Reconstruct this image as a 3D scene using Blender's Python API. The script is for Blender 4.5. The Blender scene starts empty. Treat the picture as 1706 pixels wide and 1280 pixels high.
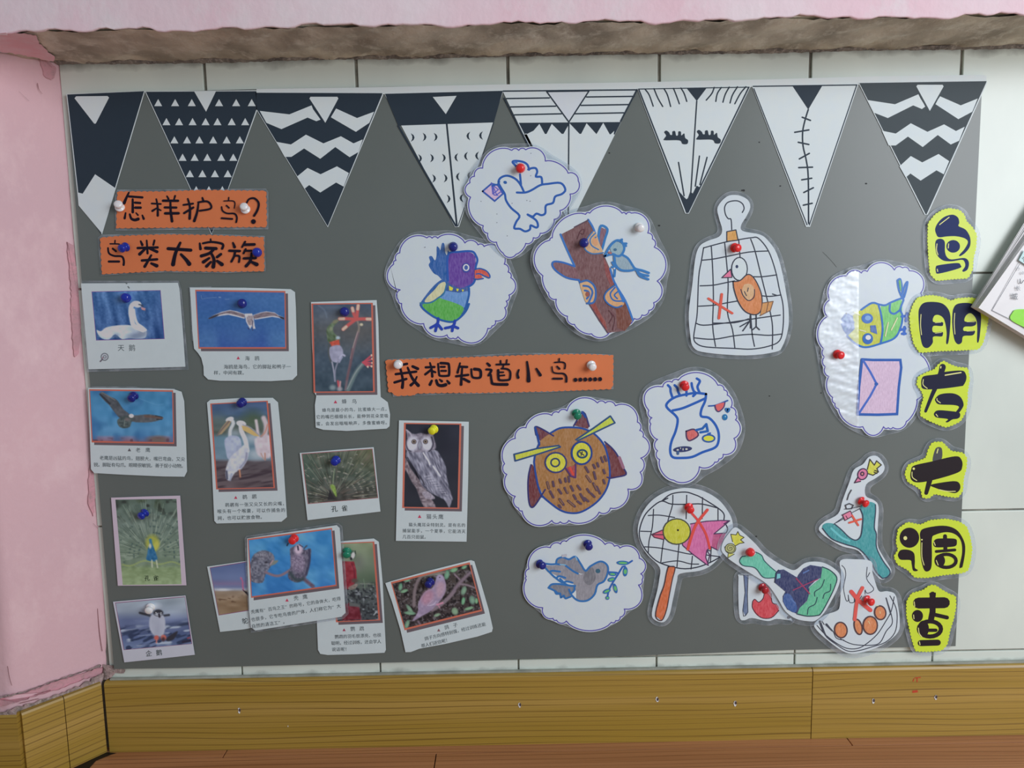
import bpy, bmesh, math, random
import numpy as np
from mathutils import Vector, Matrix

# ------------------------------------------------------------------ camera, light, exposure
SC = bpy.context.scene
COLL = SC.collection
SC.view_settings.view_transform = 'Standard'
SC.view_settings.look = 'None'
SC.view_settings.gamma = 1.0
SC.view_settings.exposure = 0.0
SC.view_settings.use_curve_mapping = False
rnd = random.Random(7)

FPX, ZC = 1281.0, 0.652            # focal length in pixels of the 1706 px frame, camera height
YAW, PITCH, ROLL, DIST = 0.002077, 0.118799, -0.0180916, 1.056855
def _axes():
    cy, sy, cp, sp, cr, sr = math.cos(YAW), math.sin(YAW), math.cos(PITCH), math.sin(PITCH), math.cos(ROLL), math.sin(ROLL)
    f = np.array([sy*cp, cy*cp, -sp]); r = np.array([cy, -sy, 0.]); u = np.cross(r, f)
    return r*cr+u*sr, -r*sr+u*cr, f
CR, CU, CF = _axes()
CO = np.array([0., -DIST, ZC])
cam_d = bpy.data.cameras.new('camera'); cam = bpy.data.objects.new('camera', cam_d); COLL.objects.link(cam)
cam_d.sensor_width = 36; cam_d.lens = FPX/1706*36; cam_d.clip_start = .02
m = Matrix([[CR[i], CU[i], -CF[i]] for i in range(3)]).to_4x4(); m.translation = Vector(CO); cam.matrix_world = m
SC.camera = cam

world = bpy.data.worlds.new('room_light'); SC.world = world; world.use_nodes = True
bgn = world.node_tree.nodes['Background']; bgn.inputs[0].default_value = (.82, .94, 1.05, 1); bgn.inputs[1].default_value = .27
def area(name, loc, target, sx, sy, power, col):
    l = bpy.data.lights.new(name, 'AREA'); l.shape = 'RECTANGLE'; l.size = sx; l.size_y = sy; l.energy = power; l.color = col
    o = bpy.data.objects.new(name, l); COLL.objects.link(o); o.location = loc
    o.rotation_euler = (Vector(target)-Vector(loc)).to_track_quat('-Z', 'Y').to_euler(); return o
area('window_daylight', (2.0, -2.0, 1.25), (.2, 0, .55), 1.5, 1.5, 50, (.95, .975, 1.04))

# ------------------------------------------------------------------ helpers
EXPO = .62                                   # rendered brightness of a surface of albedo 1
def lin(c):
    out = []
    for v in c[:3]:
        v = v/255
        out.append(v/12.92 if v <= .04045 else ((v+.055)/1.055)**2.4)
    return out
def alb(c): return [min(.95, v/EXPO) for v in lin(c)]+[1]
MATS = {}
def nodes(m): m.use_nodes = True; return m.node_tree.nodes, m.node_tree.links
def mat(c, kind='paper'):
    key = (tuple(c), kind)
    if key in MATS: return MATS[key]
    m = bpy.data.materials.new('%s_%d_%d_%d' % (kind, *c[:3])); N, L = nodes(m); b = N['Principled BSDF']
    b.inputs['Base Color'].default_value = alb(c); b.inputs['Roughness'].default_value = .55; b.inputs['Specular IOR Level'].default_value = .2
    tc = N.new('ShaderNodeTexCoord')
    if kind in ('gloss', 'crayon', 'print'):
        b.inputs['Coat Weight'].default_value = .3; b.inputs['Coat Roughness'].default_value = .16; b.inputs['Specular IOR Level'].default_value = .3
        n = N.new('ShaderNodeTexNoise'); n.inputs['Scale'].default_value = 45; n.inputs['Detail'].default_value = 2
        L.new(tc.outputs['Object'], n.inputs['Vector'])
        bp = N.new('ShaderNodeBump'); bp.inputs['Strength'].default_value = .25; bp.inputs['Distance'].default_value = .002
        L.new(n.outputs['Fac'], bp.inputs['Height']); L.new(bp.outputs['Normal'], b.inputs['Coat Normal'])
    if kind in ('crayon', 'paper', 'gloss'):
        mp = N.new('ShaderNodeMapping'); mp.inputs['Scale'].default_value = (620, 620, 190) if kind == 'crayon' else (60, 60, 60)
        mp.inputs['Rotation'].default_value = (0, .35, 0)
        n2 = N.new('ShaderNodeTexNoise'); n2.inputs['Scale'].default_value = 1; n2.inputs['Detail'].default_value = 3
        L.new(tc.outputs['Object'], mp.inputs['Vector']); L.new(mp.outputs['Vector'], n2.inputs['Vector'])
        mx = N.new('ShaderNodeMix'); mx.data_type = 'RGBA'
        a = alb(c); k = .2 if kind == 'crayon' else .015
        mx.inputs[6].default_value = [v*(1-k) for v in a[:3]]+[1]
        mx.inputs[7].default_value = [v*(1-k*.6)+k*.6*(.8 if kind == 'crayon' else v) for v in a[:3]]+[1] if kind == 'crayon' else [min(.92, v*(1+k)) for v in a[:3]]+[1]
        mr = N.new('ShaderNodeMapRange'); mr.inputs[1].default_value = .32; mr.inputs[2].default_value = .72 if kind == 'crayon' else .68
        L.new(n2.outputs['Fac'], mr.inputs[0]); L.new(mr.outputs[0], mx.inputs[0]); L.new(mx.outputs[2], b.inputs['Base Color'])
    if kind == 'print':
        at = N.new('ShaderNodeAttribute'); at.attribute_name = 'Col'; L.new(at.outputs['Color'], b.inputs['Base Color'])
    if kind == 'pin':
        b.inputs['Roughness'].default_value = .18; b.inputs['Coat Weight'].default_value = .6; b.inputs['Coat Roughness'].default_value = .08
        b.inputs['Subsurface Weight'].default_value = .15; b.inputs['Subsurface Scale'].default_value = .003
    if kind == 'metal':
        b.inputs['Metallic'].default_value = 1; b.inputs['Roughness'].default_value = .3
    MATS[key] = m; return m
def film_mat(lo=.04, hi=.19):
    m = bpy.data.materials.new('clear_laminate'); N, L = nodes(m); b = N['Principled BSDF']; out = N['Material Output']
    b.inputs['Base Color'].default_value = (.75, .8, .86, 1); b.inputs['Roughness'].default_value = .1
    tc = N.new('ShaderNodeTexCoord'); n = N.new('ShaderNodeTexNoise'); n.inputs['Scale'].default_value = 60
    bp = N.new('ShaderNodeBump'); bp.inputs['Strength'].default_value = .5; bp.inputs['Distance'].default_value = .003
    L.new(tc.outputs['Object'], n.inputs['Vector']); L.new(n.outputs['Fac'], bp.inputs['Height']); L.new(bp.outputs['Normal'], b.inputs['Normal'])
    tr = N.new('ShaderNodeBsdfTransparent'); tr.inputs[0].default_value = (.93, .95, .97, 1); mx = N.new('ShaderNodeMixShader')
    mr = N.new('ShaderNodeMapRange'); mr.inputs[1].default_value = .35; mr.inputs[2].default_value = .7; mr.inputs[3].default_value = lo; mr.inputs[4].default_value = hi
    L.new(n.outputs['Fac'], mr.inputs[0]); L.new(mr.outputs[0], mx.inputs[0])
    L.new(tr.outputs[0], mx.inputs[1]); L.new(b.outputs[0], mx.inputs[2]); L.new(mx.outputs[0], out.inputs['Surface'])
    return m
FILM = film_mat(); FILM_STREAK = film_mat(.15, .6)

def tag(o, label=None, cat=None, group=None, kind=None):
    if label: o['label'] = label
    if cat: o['category'] = cat
    if group: o['group'] = group
    if kind: o['kind'] = kind
    return o
def empty(name, loc, label=None, cat=None, group=None, kind=None):
    o = bpy.data.objects.new(name, None); o.empty_display_size = .01; COLL.objects.link(o); o.location = loc
    return tag(o, label, cat, group, kind)
def mesh_obj(name, verts, faces, mats, midx=None, parent=None, origin=(0, 0, 0), smooth=False):
    me = bpy.data.meshes.new(name)
    ox, oy, oz = origin
    me.from_pydata([(v[0]-ox, v[1]-oy, v[2]-oz) for v in verts], [], faces)
    for mm in (mats if isinstance(mats, list) else [mats]): me.materials.append(mm)
    if midx: me.polygons.foreach_set('material_index', midx)
    if smooth: me.polygons.foreach_set('use_smooth', [True]*len(me.polygons))
    me.update()
    o = bpy.data.objects.new(name, me); COLL.objects.link(o)
    if parent: o.parent = parent
    else: o.location = origin
    return o
def box_data(x0, x1, y0, y1, z0, z1, bev=0.0):
    bm = bmesh.new(); bmesh.ops.create_cube(bm, size=1)
    for v in bm.verts: v.co = ((x0+x1)/2+v.co.x*(x1-x0), (y0+y1)/2+v.co.y*(y1-y0), (z0+z1)/2+v.co.z*(z1-z0))
    if bev: bmesh.ops.bevel(bm, geom=bm.edges[:], offset=bev, segments=2, affect='EDGES', profile=.6)
    bm.verts.index_update()
    r = [tuple(v.co) for v in bm.verts], [[v.index for v in f.verts] for f in bm.faces]; bm.free(); return r

# flat outlines ------------------------------------------------------------
CROPS = dict(F1=(0, 0, 1), A=(0, 0, 3.787), B=(420, 0, 3.787), C=(840, 0, 3.787), D=(1256, 0, 3.787), E=(90, 300, 4.605), F=(120, 560, 4.605),
    G=(130, 800, 4.), H=(330, 860, 5.331), I=(480, 480, 5.12), J=(480, 680, 5.331), K=(600, 900, 6.4), L=(630, 220, 4.739), M=(630, 380, 6.4),
    N=(880, 320, 5.12), O=(1130, 310, 4.2667), Q=(1350, 420, 4.), S=(820, 650, 5.332), T=(1050, 600, 5.818), U=(850, 880, 6.736),
    V=(1040, 800, 5.12), W=(1190, 860, 6.736), X=(1340, 740, 5.333), Y=(1340, 920, 7.111), Z1=(1480, 330, 4.739), Z2=(1460, 580, 4.573),
    Z3=(1440, 840, 4.571), T1=(190, 310, 12.186), T1b=(90, 310, 4.611), T2=(150, 380, 5.687), T3=(640, 580, 8.53), T4=(830, 580, 8.53),
    P1=(130, 460, 7.11), P2=(310, 470, 7.11))
def P(s):
    if not isinstance(s, str): return [tuple(p) for p in s]
    v = [float(t) for t in s.replace(',', ' ').split()]
    return list(zip(v[::2], v[1::2]))
def conv(pts, a, b='F1'):
    x0, y0, s = CROPS[a]; x1, y1, t = CROPS[b]
    return [(((x/s+x0)-x1)*t, ((y/s+y0)-y1)*t) for x, y in P(pts)]
def catmull(p, closed, n=5):
    out = []; N = len(p)
    if N < 3: return list(p)
    for i in range(N if closed else N-1):
        g = (lambda k: p[k % N]) if closed else (lambda k: p[min(max(k, 0), N-1)])
        a, b, c, d = g(i-1), g(i), g(i+1), g(i+2)
        for k in range(n):
            t = k/n
            out.append(tuple(.5*((2*b[j])+(-a[j]+c[j])*t+(2*a[j]-5*b[j]+4*c[j]-d[j])*t*t+(-a[j]+3*b[j]-3*c[j]+d[j])*t**3) for j in (0, 1)))
    if not closed: out.append(tuple(p[-1]))
    return out
def sarea(p): return sum(p[i-1][0]*p[i][1]-p[i][0]*p[i-1][1] for i in range(len(p)))/2
def resample(p, step):
    q = list(p)+[p[0]]; out = []; acc = 0
    for a, b in zip(q, q[1:]):
        d = math.dist(a, b)
        while acc < d:
            t = acc/d; out.append((a[0]+(b[0]-a[0])*t, a[1]+(b[1]-a[1])*t)); acc += step
        acc -= d
    return out
def soften(p, step, it):
    p = resample(p, step)
    for _ in range(it):
        p = [((p[i-1][0]+2*p[i][0]+p[(i+1) % len(p)][0])/4, (p[i-1][1]+2*p[i][1]+p[(i+1) % len(p)][1])/4) for i in range(len(p))]
    return p
def offset(p, d):
    s = 1 if sarea(p) > 0 else -1; out = []
    for i in range(len(p)):
        a, b = p[i-1], p[(i+1) % len(p)]; tx, ty = b[0]-a[0], b[1]-a[1]; l = math.hypot(tx, ty) or 1
        out.append((p[i][0]+s*ty/l*d, p[i][1]-s*tx/l*d))
    return out
def cloud(s, bulge=.27):                      # cusp points joined by outward arcs; "*0.3" sets the bulge of the next arc
    toks = s.replace(',', ' ').split(); pts = []; bl = []; nb = bulge; i = 0
    while i < len(toks):
        if toks[i][0] == '*': nb = float(toks[i][1:]); i += 1; continue
        pts.append((float(toks[i]), float(toks[i+1]))); bl.append(nb); nb = bulge; i += 2
    sg = 1 if sarea(pts) > 0 else -1; out = []
    for i, a in enumerate(pts):
        b = pts[(i+1) % len(pts)]; dx, dy = b[0]-a[0], b[1]-a[1]; k = bl[(i+1) % len(pts)]
        n = max(4, min(14, int(math.hypot(dx, dy)/12)))
        for j in range(n):
            t = j/n; h = (1-(2*t-1)**2)**.75*k
            out.append((a[0]+dx*t+sg*dy*h, a[1]+dy*t-sg*dx*h))
    return out
def deckle(p, period, amp):
    p = resample(p, period/6); s = 1 if sarea(p) > 0 else -1; out = []
    for i in range(len(p)):
        a, b = p[i-1], p[(i+1) % len(p)]; tx, ty = b[0]-a[0], b[1]-a[1]; l = math.hypot(tx, ty) or 1
        h = amp*(abs(math.sin(math.pi*i/6))**.7)
        out.append((p[i][0]+s*ty/l*h, p[i][1]-s*tx/l*h))
    return out
def ellipse(cx, cy, rx, ry, rot=0, n=28):
    c, s = math.cos(math.radians(rot)), math.sin(math.radians(rot))
    return [(cx+rx*math.cos(t)*c-ry*math.sin(t)*s, cy+rx*math.cos(t)*s+ry*math.sin(t)*c) for t in [2*math.pi*k/n for k in range(n)]]

GLYPH = {}
def glyph(ch):
    if ch in GLYPH: return GLYPH[ch]
    cu = bpy.data.curves.new('g', 'FONT'); cu.body = ch; cu.resolution_u = 2
    ob = bpy.data.objects.new('g', cu); COLL.objects.link(ob)
    dg = bpy.context.evaluated_depsgraph_get(); me = bpy.data.meshes.new_from_object(ob.evaluated_get(dg))
    v = [(q.co.x, q.co.y) for q in me.vertices]; f = [list(q.vertices) for q in me.polygons]
    bpy.data.objects.remove(ob); bpy.data.curves.remove(cu); bpy.data.meshes.remove(me)
    GLYPH[ch] = (v, f); return GLYPH[ch]

def world_pts(px, plane):                     # pixels of the photograph -> points on a sheet hanging at its real distance from the wall
    px = np.asarray(px, float); h, ax, az, xc, zc = plane
    d = CF*FPX+np.outer(px[:, 0]-853, CR)+np.outer(640-px[:, 1], CU)
    t = -(h+ax*(CO[0]-xc)+az*(CO[2]-zc)+CO[1])/(d[:, 1]+ax*d[:, 0]+az*d[:, 2])
    return CO+d*t[:, None]

class Sheet:
    """one flat thing on the wall: an Empty with its paper, film, drawing and lettering as parts"""
    EPS = .00004
    lw = 1.0
    def __init__(s, name, crop, h, center, label, cat, group=None, tilt=(0, 0), ink='gloss'):
        s.crop = crop; s.ink = ink; cpx = conv([center], crop)
        c = world_pts(cpx, (h, 0, 0, 0, 0))[0]; s.plane = [h, tilt[0], tilt[1], c[0], c[2]]; s.c = tuple(c)
        s.root = empty(name, s.c, label, cat, group); s.parts = []; s.cur = None
    def part(s, name, label=None, under=None):
        s.cur = dict(name=name, label=label, under=under, v=[], f=[], m=[], mi=[]); s.parts.append(s.cur); return s
    def _pl(s):
        s.plane[0] += s.EPS; return s.plane
    def _mi(s, m):
        if m not in s.cur['m']: s.cur['m'].append(m)
        return s.cur['m'].index(m)
    def _add(s, polys, m, crop=None, lev=None):
        """polys: list of point lists in crop units, all in one ink layer"""
        pl = s._pl(); mi = s._mi(m); c = s.cur; h0 = pl[0]
        for q, poly in enumerate(polys):      # overlapping pieces of one ink line never share a plane
            pl[0] = h0+((lev[q] if lev else q) % 9)*4e-6
            w = world_pts(conv(poly, crop or s.crop), pl); b = len(c['v'])
            if sarea(poly) < 0: w = w[::-1]
            c['v'] += [tuple(p) for p in w]; c['f'].append(list(range(b, b+len(w)))); c['mi'].append(mi)
    def f(s, pts, col, smooth=False, kind=None, crop=None):
        p = P(pts); p = catmull(p, True) if smooth else p
        s._add([p], mat(col, kind or s.ink), crop); return s
    def fs(s, pts, col, **k): return s.f(pts, col, True, **k)
    def e(s, cx, cy, rx, ry, col, rot=0, kind=None):
        s._add([ellipse(cx, cy, rx, ry, rot)], mat(col, kind or s.ink)); return s
    def l(s, lines, w, col, smooth=True, closed=False, kind=None, crop=None, cap=True, w1=None):
        """lines: 'x y x y ; x y ...' drawn as ribbons w wide"""
        pieces = []
        for ln in (lines.split(';') if isinstance(lines, str) else lines):
            p = P(ln)
            if smooth and len(p) > 2: p = catmull(p, closed, 4)
            q = [p[0]]
            for t in p[1:]:
                if math.dist(t, q[-1]) > 1e-3: q.append(t)
            if closed and math.dist(q[0], q[-1]) < 1e-3: q.pop()
            if closed: q = q+[q[0]]
            run = [q[0]]                      # split where the line turns back sharply
            for i in range(1, len(q)):
                run.append(q[i])
                if i < len(q)-1:
                    u = (q[i][0]-q[i-1][0], q[i][1]-q[i-1][1]); v = (q[i+1][0]-q[i][0], q[i+1][1]-q[i][1])
                    if (u[0]*v[0]+u[1]*v[1]) < .1*math.hypot(*u)*math.hypot(*v): pieces.append(run); run = [q[i]]
            pieces.append(run)
        groups = []; tot = sum(len(r) for r in pieces); done = 0; w *= s.lw
        if w1: w1 *= s.lw
        for r in pieces:
            polys = []; n = len(r)
            if n < 2: continue
            wid = [w if w1 is None else w+(w1-w)*(done+i)/max(1, tot-1) for i in range(n)]; done += n; L_ = []; R_ = []
            loop = closed and len(pieces) == 1
            for i in range(n):
                a = r[i-1] if i else (r[-2] if loop else None); b = r[i+1] if i < n-1 else (r[1] if loop else None)
                n1 = n2 = None
                if a is not None: d = math.dist(a, r[i]) or 1; n1 = (-(r[i][1]-a[1])/d, (r[i][0]-a[0])/d)
                if b is not None: d = math.dist(b, r[i]) or 1; n2 = (-(b[1]-r[i][1])/d, (b[0]-r[i][0])/d)
                n1 = n1 or n2; n2 = n2 or n1; mx, my = n1[0]+n2[0], n1[1]+n2[1]; ml = math.hypot(mx, my) or 1; mx /= ml; my /= ml
                k = min(1.5, 1/max(.3, mx*n1[0]+my*n1[1]))*wid[i]/2
                L_.append((r[i][0]+mx*k, r[i][1]+my*k)); R_.append((r[i][0]-mx*k, r[i][1]-my*k))
            for i in range(n-1): polys.append([L_[i], L_[i+1], R_[i+1], R_[i]])
            if not loop and cap:
                for i, o in ((0, 1), (n-1, n-2)):
                    dx, dy = r[i][0]-r[o][0], r[i][1]-r[o][1]; t0 = math.atan2(dy, dx)
                    polys.append([(r[i][0]+wid[i]/2*math.cos(t0+math.pi*(k/5-.5)), r[i][1]+wid[i]/2*math.sin(t0+math.pi*(k/5-.5))) for k in range(6)])
            groups.append(polys)
        s._add([q for g in groups for q in g], mat(col, kind or s.ink), crop, [i for i, g in enumerate(groups) for q in g]); return s
    def ring(s, cx, cy, rx, ry, w, col, rot=0): return s.l([ellipse(cx, cy, rx, ry, rot, 20)], w, col, False, True)
    def text(s, txt, x0, y0, x1, y1, em, col=(85, 92, 96), crop=None, bold=0):
        """characters spaced evenly, the first starting at x0,y0 and the last at x1,y1 (baseline)"""
        pl = s._pl(); mi = s._mi(mat(col, s.ink)); c = s.cur; n = len(txt); d = math.hypot(x1-x0, y1-y0) or 1; ux, uy = (x1-x0)/d, (y1-y0)/d
        for i, ch in enumerate(txt):
            if ch == ' ': continue
            gv, gf = glyph(ch); t = i/max(1, n-1); ox, oy = x0+(x1-x0)*t, y0+(y1-y0)*t
            for sh in ([0] if not bold else [-bold, bold]):
                q = [(ox+em*(v[0]*ux+v[1]*uy)+sh, oy+em*(v[0]*uy-v[1]*ux)) for v in gv]
                if not q: continue
                w = world_pts(conv(q, crop or s.crop), pl); b = len(c['v'])
                c['v'] += [tuple(p) for p in w]; c['f'] += [[b+k for k in f] for f in gf]; c['mi'] += [mi]*len(gf)
        return s
    def solid(s, name, pts, m, thick=.0003, crop=None, label=None):
        """a sheet with thickness; the next inks lie on its front"""
        s.part(name, label); s.plane[0] += thick; pl = s._pl(); p = P(pts)
        if sarea(p) < 0: p = p[::-1]
        w = world_pts(conv(p, crop or s.crop), pl); n = len(w); c = s.cur
        back = w+np.array([0, thick, 0]); c['v'] += [tuple(q) for q in w]+[tuple(q) for q in back]
        c['f'].append(list(range(n))); c['f'].append(list(range(2*n-1, n-1, -1)))
        c['f'] += [[i, i+n, (i+1) % n+n, (i+1) % n] for i in range(n)]; c['m'].append(m); c['mi'] += [0]*(n+2)
        if m is FILM:                         # light streak along the laminate's edge, painted as a whiter ribbon
            k = .55*CROPS[crop or s.crop][2]; q = offset(p, -k); s._add([[p[i], p[(i+1) % n], q[(i+1) % n], q[i]] for i in range(n)], FILM_STREAK, crop, [0]*n)
        return s
    def grid(s, name, quad, paint, crop=None, label=None, step=1.0, clip=None):
        """a printed photograph: a fine grid of coloured points over the quad (corners clockwise from top left)"""
        crop = crop or s.crop; q = np.array(conv(quad, crop)); a, b, c_, d = q
        nu = int(max(np.linalg.norm(b-a), np.linalg.norm(c_-d))/step)+1; nv = int(max(np.linalg.norm(d-a), np.linalg.norm(c_-b))/step)+1
        U, V = np.meshgrid(np.linspace(0, 1, nu), np.linspace(0, 1, nv)); U = U.ravel()[:, None]; V = V.ravel()[:, None]
        px = a*(1-U)*(1-V)+b*U*(1-V)+c_*U*V+d*(1-U)*V
        x0, y0, k = CROPS[crop]; cv = Canvas((px[:, 0]-x0)*k, (px[:, 1]-y0)*k, k); paint(cv)
        w = world_pts(px, s._pl())-np.array(s.c)
        idx = np.arange(nu*nv).reshape(nv, nu)
        fc = np.stack([idx[:-1, :-1], idx[1:, :-1], idx[1:, 1:], idx[:-1, 1:]], -1).reshape(-1, 4)
        me = bpy.data.meshes.new(name); me.vertices.add(len(w)); me.vertices.foreach_set('co', w.ravel())
        me.loops.add(fc.size); me.loops.foreach_set('vertex_index', fc.ravel().astype(np.int32))
        me.polygons.add(len(fc)); me.polygons.foreach_set('loop_start', np.arange(0, fc.size, 4, dtype=np.int32))
        try: me.polygons.foreach_set('loop_total', np.full(len(fc), 4, dtype=np.int32))
        except Exception: pass
        me.update(calc_edges=True)
        at = me.color_attributes.new('Col', 'FLOAT_COLOR', 'POINT'); rgb = np.clip(cv.C, 0, 255)/255; rgb = rgb*.9+rgb.mean(1, keepdims=True)*.1
        rgb = np.where(rgb <= .04045, rgb/12.92, ((rgb+.055)/1.055)**2.4)/EXPO
        at.data.foreach_set('color', np.concatenate([np.minimum(rgb, .9), np.ones((len(w), 1))], 1).ravel())
        me.materials.append(mat((128, 128, 128), 'print'))
        o = bpy.data.objects.new(name, me); COLL.objects.link(o); o.parent = s.root
        if label: o['label'] = label
        return s
    def done(s):
        made = {}
        for p in s.parts:
            if not p['v']: continue
            o = mesh_obj(p['name'], p['v'], p['f'], p['m'], p['mi'], s.root, s.c); made.setdefault(p['name'], o)
            if p['under'] in made: o.parent = made[p['under']]
            if p['label']: o['label'] = p['label']
        return s

_lat = np.random.RandomState(3).rand(97, 97)
def vn(X, Y, sc, seed=0, ang=0, st=1):
    c, s_ = math.cos(math.radians(ang)), math.sin(math.radians(ang))
    u = (X*c+Y*s_)/sc/st+seed*7.3; v = (-X*s_+Y*c)/sc+seed*3.1
    iu, iv = np.floor(u).astype(int), np.floor(v).astype(int); fu, fv = u-iu, v-iv; fu = fu*fu*(3-2*fu); fv = fv*fv*(3-2*fv)
    g = lambda a, b: _lat[a % 97, b % 97]
    return g(iu, iv)*(1-fu)*(1-fv)+g(iu+1, iv)*fu*(1-fv)+g(iu, iv+1)*(1-fu)*fv+g(iu+1, iv+1)*fu*fv
class Canvas:
    def __init__(s, X, Y, k): s.X, s.Y, s.k = X, Y, k; s.C = np.zeros((len(X), 3))+128.
    def mix(s, mask, col):
        s.C = s.C*(1-mask[:, None])+np.array(col, float)*mask[:, None]; return s
    def vert(s, *stops):                      # (y, rgb) stops
        ys = [a for a, _ in stops]
        for i in range(3): s.C[:, i] = np.interp(s.Y, ys, [c[i] for _, c in stops])
        return s
    def noise(s, sc, amp, seed=0, ang=0, st=1, mask=None):
        n = (vn(s.X, s.Y, sc, seed, ang, st)-.5)*2*amp
        if mask is not None: n = n*mask
        s.C += n[:, None]; return s
    def blot(s, sc, col, lo, hi, seed=0, ang=0, st=1, mask=None):
        n = np.clip((vn(s.X, s.Y, sc, seed, ang, st)-lo)/(hi-lo), 0, 1)
        return s.mix(n if mask is None else n*mask, col)
    def _seg(s, a, b):
        ax, ay = a; bx, by = b; dx, dy = bx-ax, by-ay; t = np.clip(((s.X-ax)*dx+(s.Y-ay)*dy)/max(1e-9, dx*dx+dy*dy), 0, 1)
        return np.hypot(s.X-ax-t*dx, s.Y-ay-t*dy)
    def pmask(s, pts, soft=None):
        p = P(pts); soft = soft or s.k*.6; ins = np.zeros(len(s.X), bool); d = np.full(len(s.X), 1e9)
        for i in range(len(p)):
            (ax, ay), (bx, by) = p[i-1], p[i]; d = np.minimum(d, s._seg((ax, ay), (bx, by)))
            if ay != by: ins ^= ((ay > s.Y) != (by > s.Y)) & (s.X < (bx-ax)*(s.Y-ay)/(by-ay)+ax)
        return np.clip(.5+np.where(ins, d, -d)/(2*soft), 0, 1)
    def poly(s, pts, col, soft=None, nz=0, sc=20, ang=0, st=1, smooth=True):
        p = P(pts); p = catmull(p, True, 3) if smooth and len(p) > 4 else p; m = s.pmask(p, soft); s.mix(m, col)
        if nz: s.noise(sc, nz, 5, ang, st, m)
        return s
    def line(s, pts, w, col, soft=None, a=1):
        p = P(pts); p = catmull(p, False, 3); soft = soft or s.k*.5; d = np.full(len(s.X), 1e9)
        for q, r in zip(p, p[1:]): d = np.minimum(d, s._seg(q, r))
        return s.mix(np.clip(.5+(w/2-d)/(2*soft), 0, 1)*a, col)
    def ell(s, cx, cy, rx, ry, col, rot=0, soft=.15, a=1):
        c, sn = math.cos(math.radians(rot)), math.sin(math.radians(rot)); u = ((s.X-cx)*c+(s.Y-cy)*sn)/rx; v = (-(s.X-cx)*sn+(s.Y-cy)*c)/ry
        return s.mix(np.clip(.5+(1-np.hypot(u, v))/(2*soft), 0, 1)*a, col)
# ------------------------------------------------------------------ the room
def surf(name, c1, c2, scale=(8, 8, 8), rough=.6, bump=.3, dist=.002, bscale=90, c3=None, detail=6, lo=.35, hi=.65):
    m = bpy.data.materials.new(name); N, L = nodes(m); b = N['Principled BSDF']; b.inputs['Roughness'].default_value = rough
    tc = N.new('ShaderNodeTexCoord'); mp = N.new('ShaderNodeMapping'); mp.inputs['Scale'].default_value = scale; L.new(tc.outputs['Object'], mp.inputs['Vector'])
    n = N.new('ShaderNodeTexNoise'); n.inputs['Scale'].default_value = 1; n.inputs['Detail'].default_value = detail; L.new(mp.outputs[0], n.inputs['Vector'])
    mr = N.new('ShaderNodeMapRange'); mr.inputs[1].default_value = lo; mr.inputs[2].default_value = hi; L.new(n.outputs['Fac'], mr.inputs[0])
    mx = N.new('ShaderNodeMix'); mx.data_type = 'RGBA'; mx.inputs[6].default_value = alb(c1); mx.inputs[7].default_value = alb(c2); L.new(mr.outputs[0], mx.inputs[0])
    last = mx.outputs[2]
    if c3:
        n3 = N.new('ShaderNodeTexNoise'); n3.inputs['Scale'].default_value = 2.7; n3.inputs['Detail'].default_value = 8; n3.inputs['Roughness'].default_value = .7; L.new(mp.outputs[0], n3.inputs['Vector'])
        r3 = N.new('ShaderNodeMapRange'); r3.inputs[1].default_value = .5; r3.inputs[2].default_value = .74; L.new(n3.outputs['Fac'], r3.inputs[0])
        m3 = N.new('ShaderNodeMix'); m3.data_type = 'RGBA'; m3.inputs[7].default_value = alb(c3); L.new(last, m3.inputs[6]); L.new(r3.outputs[0], m3.inputs[0]); last = m3.outputs[2]
    L.new(last, b.inputs['Base Color'])
    if bump:
        n2 = N.new('ShaderNodeTexNoise'); n2.inputs['Scale'].default_value = bscale; n2.inputs['Detail'].default_value = 6; L.new(tc.outputs['Object'], n2.inputs['Vector'])
        bp = N.new('ShaderNodeBump'); bp.inputs['Strength'].default_value = bump; bp.inputs['Distance'].default_value = dist
        L.new(n2.outputs['Fac'], bp.inputs['Height']); L.new(bp.outputs['Normal'], b.inputs['Normal'])
    return m
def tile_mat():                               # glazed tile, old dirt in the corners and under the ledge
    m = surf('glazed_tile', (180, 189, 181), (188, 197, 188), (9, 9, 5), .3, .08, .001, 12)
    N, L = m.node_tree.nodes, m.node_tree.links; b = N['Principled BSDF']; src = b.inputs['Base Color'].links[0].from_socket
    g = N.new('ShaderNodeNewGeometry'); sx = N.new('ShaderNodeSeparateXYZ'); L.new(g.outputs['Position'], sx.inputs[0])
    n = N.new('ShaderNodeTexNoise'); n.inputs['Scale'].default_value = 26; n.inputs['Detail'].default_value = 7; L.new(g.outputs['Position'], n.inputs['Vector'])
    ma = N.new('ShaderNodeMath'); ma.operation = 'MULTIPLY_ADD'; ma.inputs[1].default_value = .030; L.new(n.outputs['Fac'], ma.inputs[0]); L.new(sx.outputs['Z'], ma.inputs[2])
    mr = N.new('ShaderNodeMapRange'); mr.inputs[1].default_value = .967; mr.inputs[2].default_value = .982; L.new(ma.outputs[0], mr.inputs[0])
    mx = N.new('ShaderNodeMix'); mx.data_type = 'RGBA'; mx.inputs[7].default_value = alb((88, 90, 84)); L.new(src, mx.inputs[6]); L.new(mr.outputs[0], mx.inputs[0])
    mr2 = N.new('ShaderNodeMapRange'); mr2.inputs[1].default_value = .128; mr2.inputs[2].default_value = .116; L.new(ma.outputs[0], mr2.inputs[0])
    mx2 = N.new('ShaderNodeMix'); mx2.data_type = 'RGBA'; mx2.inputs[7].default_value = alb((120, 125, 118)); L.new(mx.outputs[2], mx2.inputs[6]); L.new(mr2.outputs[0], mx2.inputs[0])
    L.new(mx2.outputs[2], b.inputs['Base Color']); return m
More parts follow.
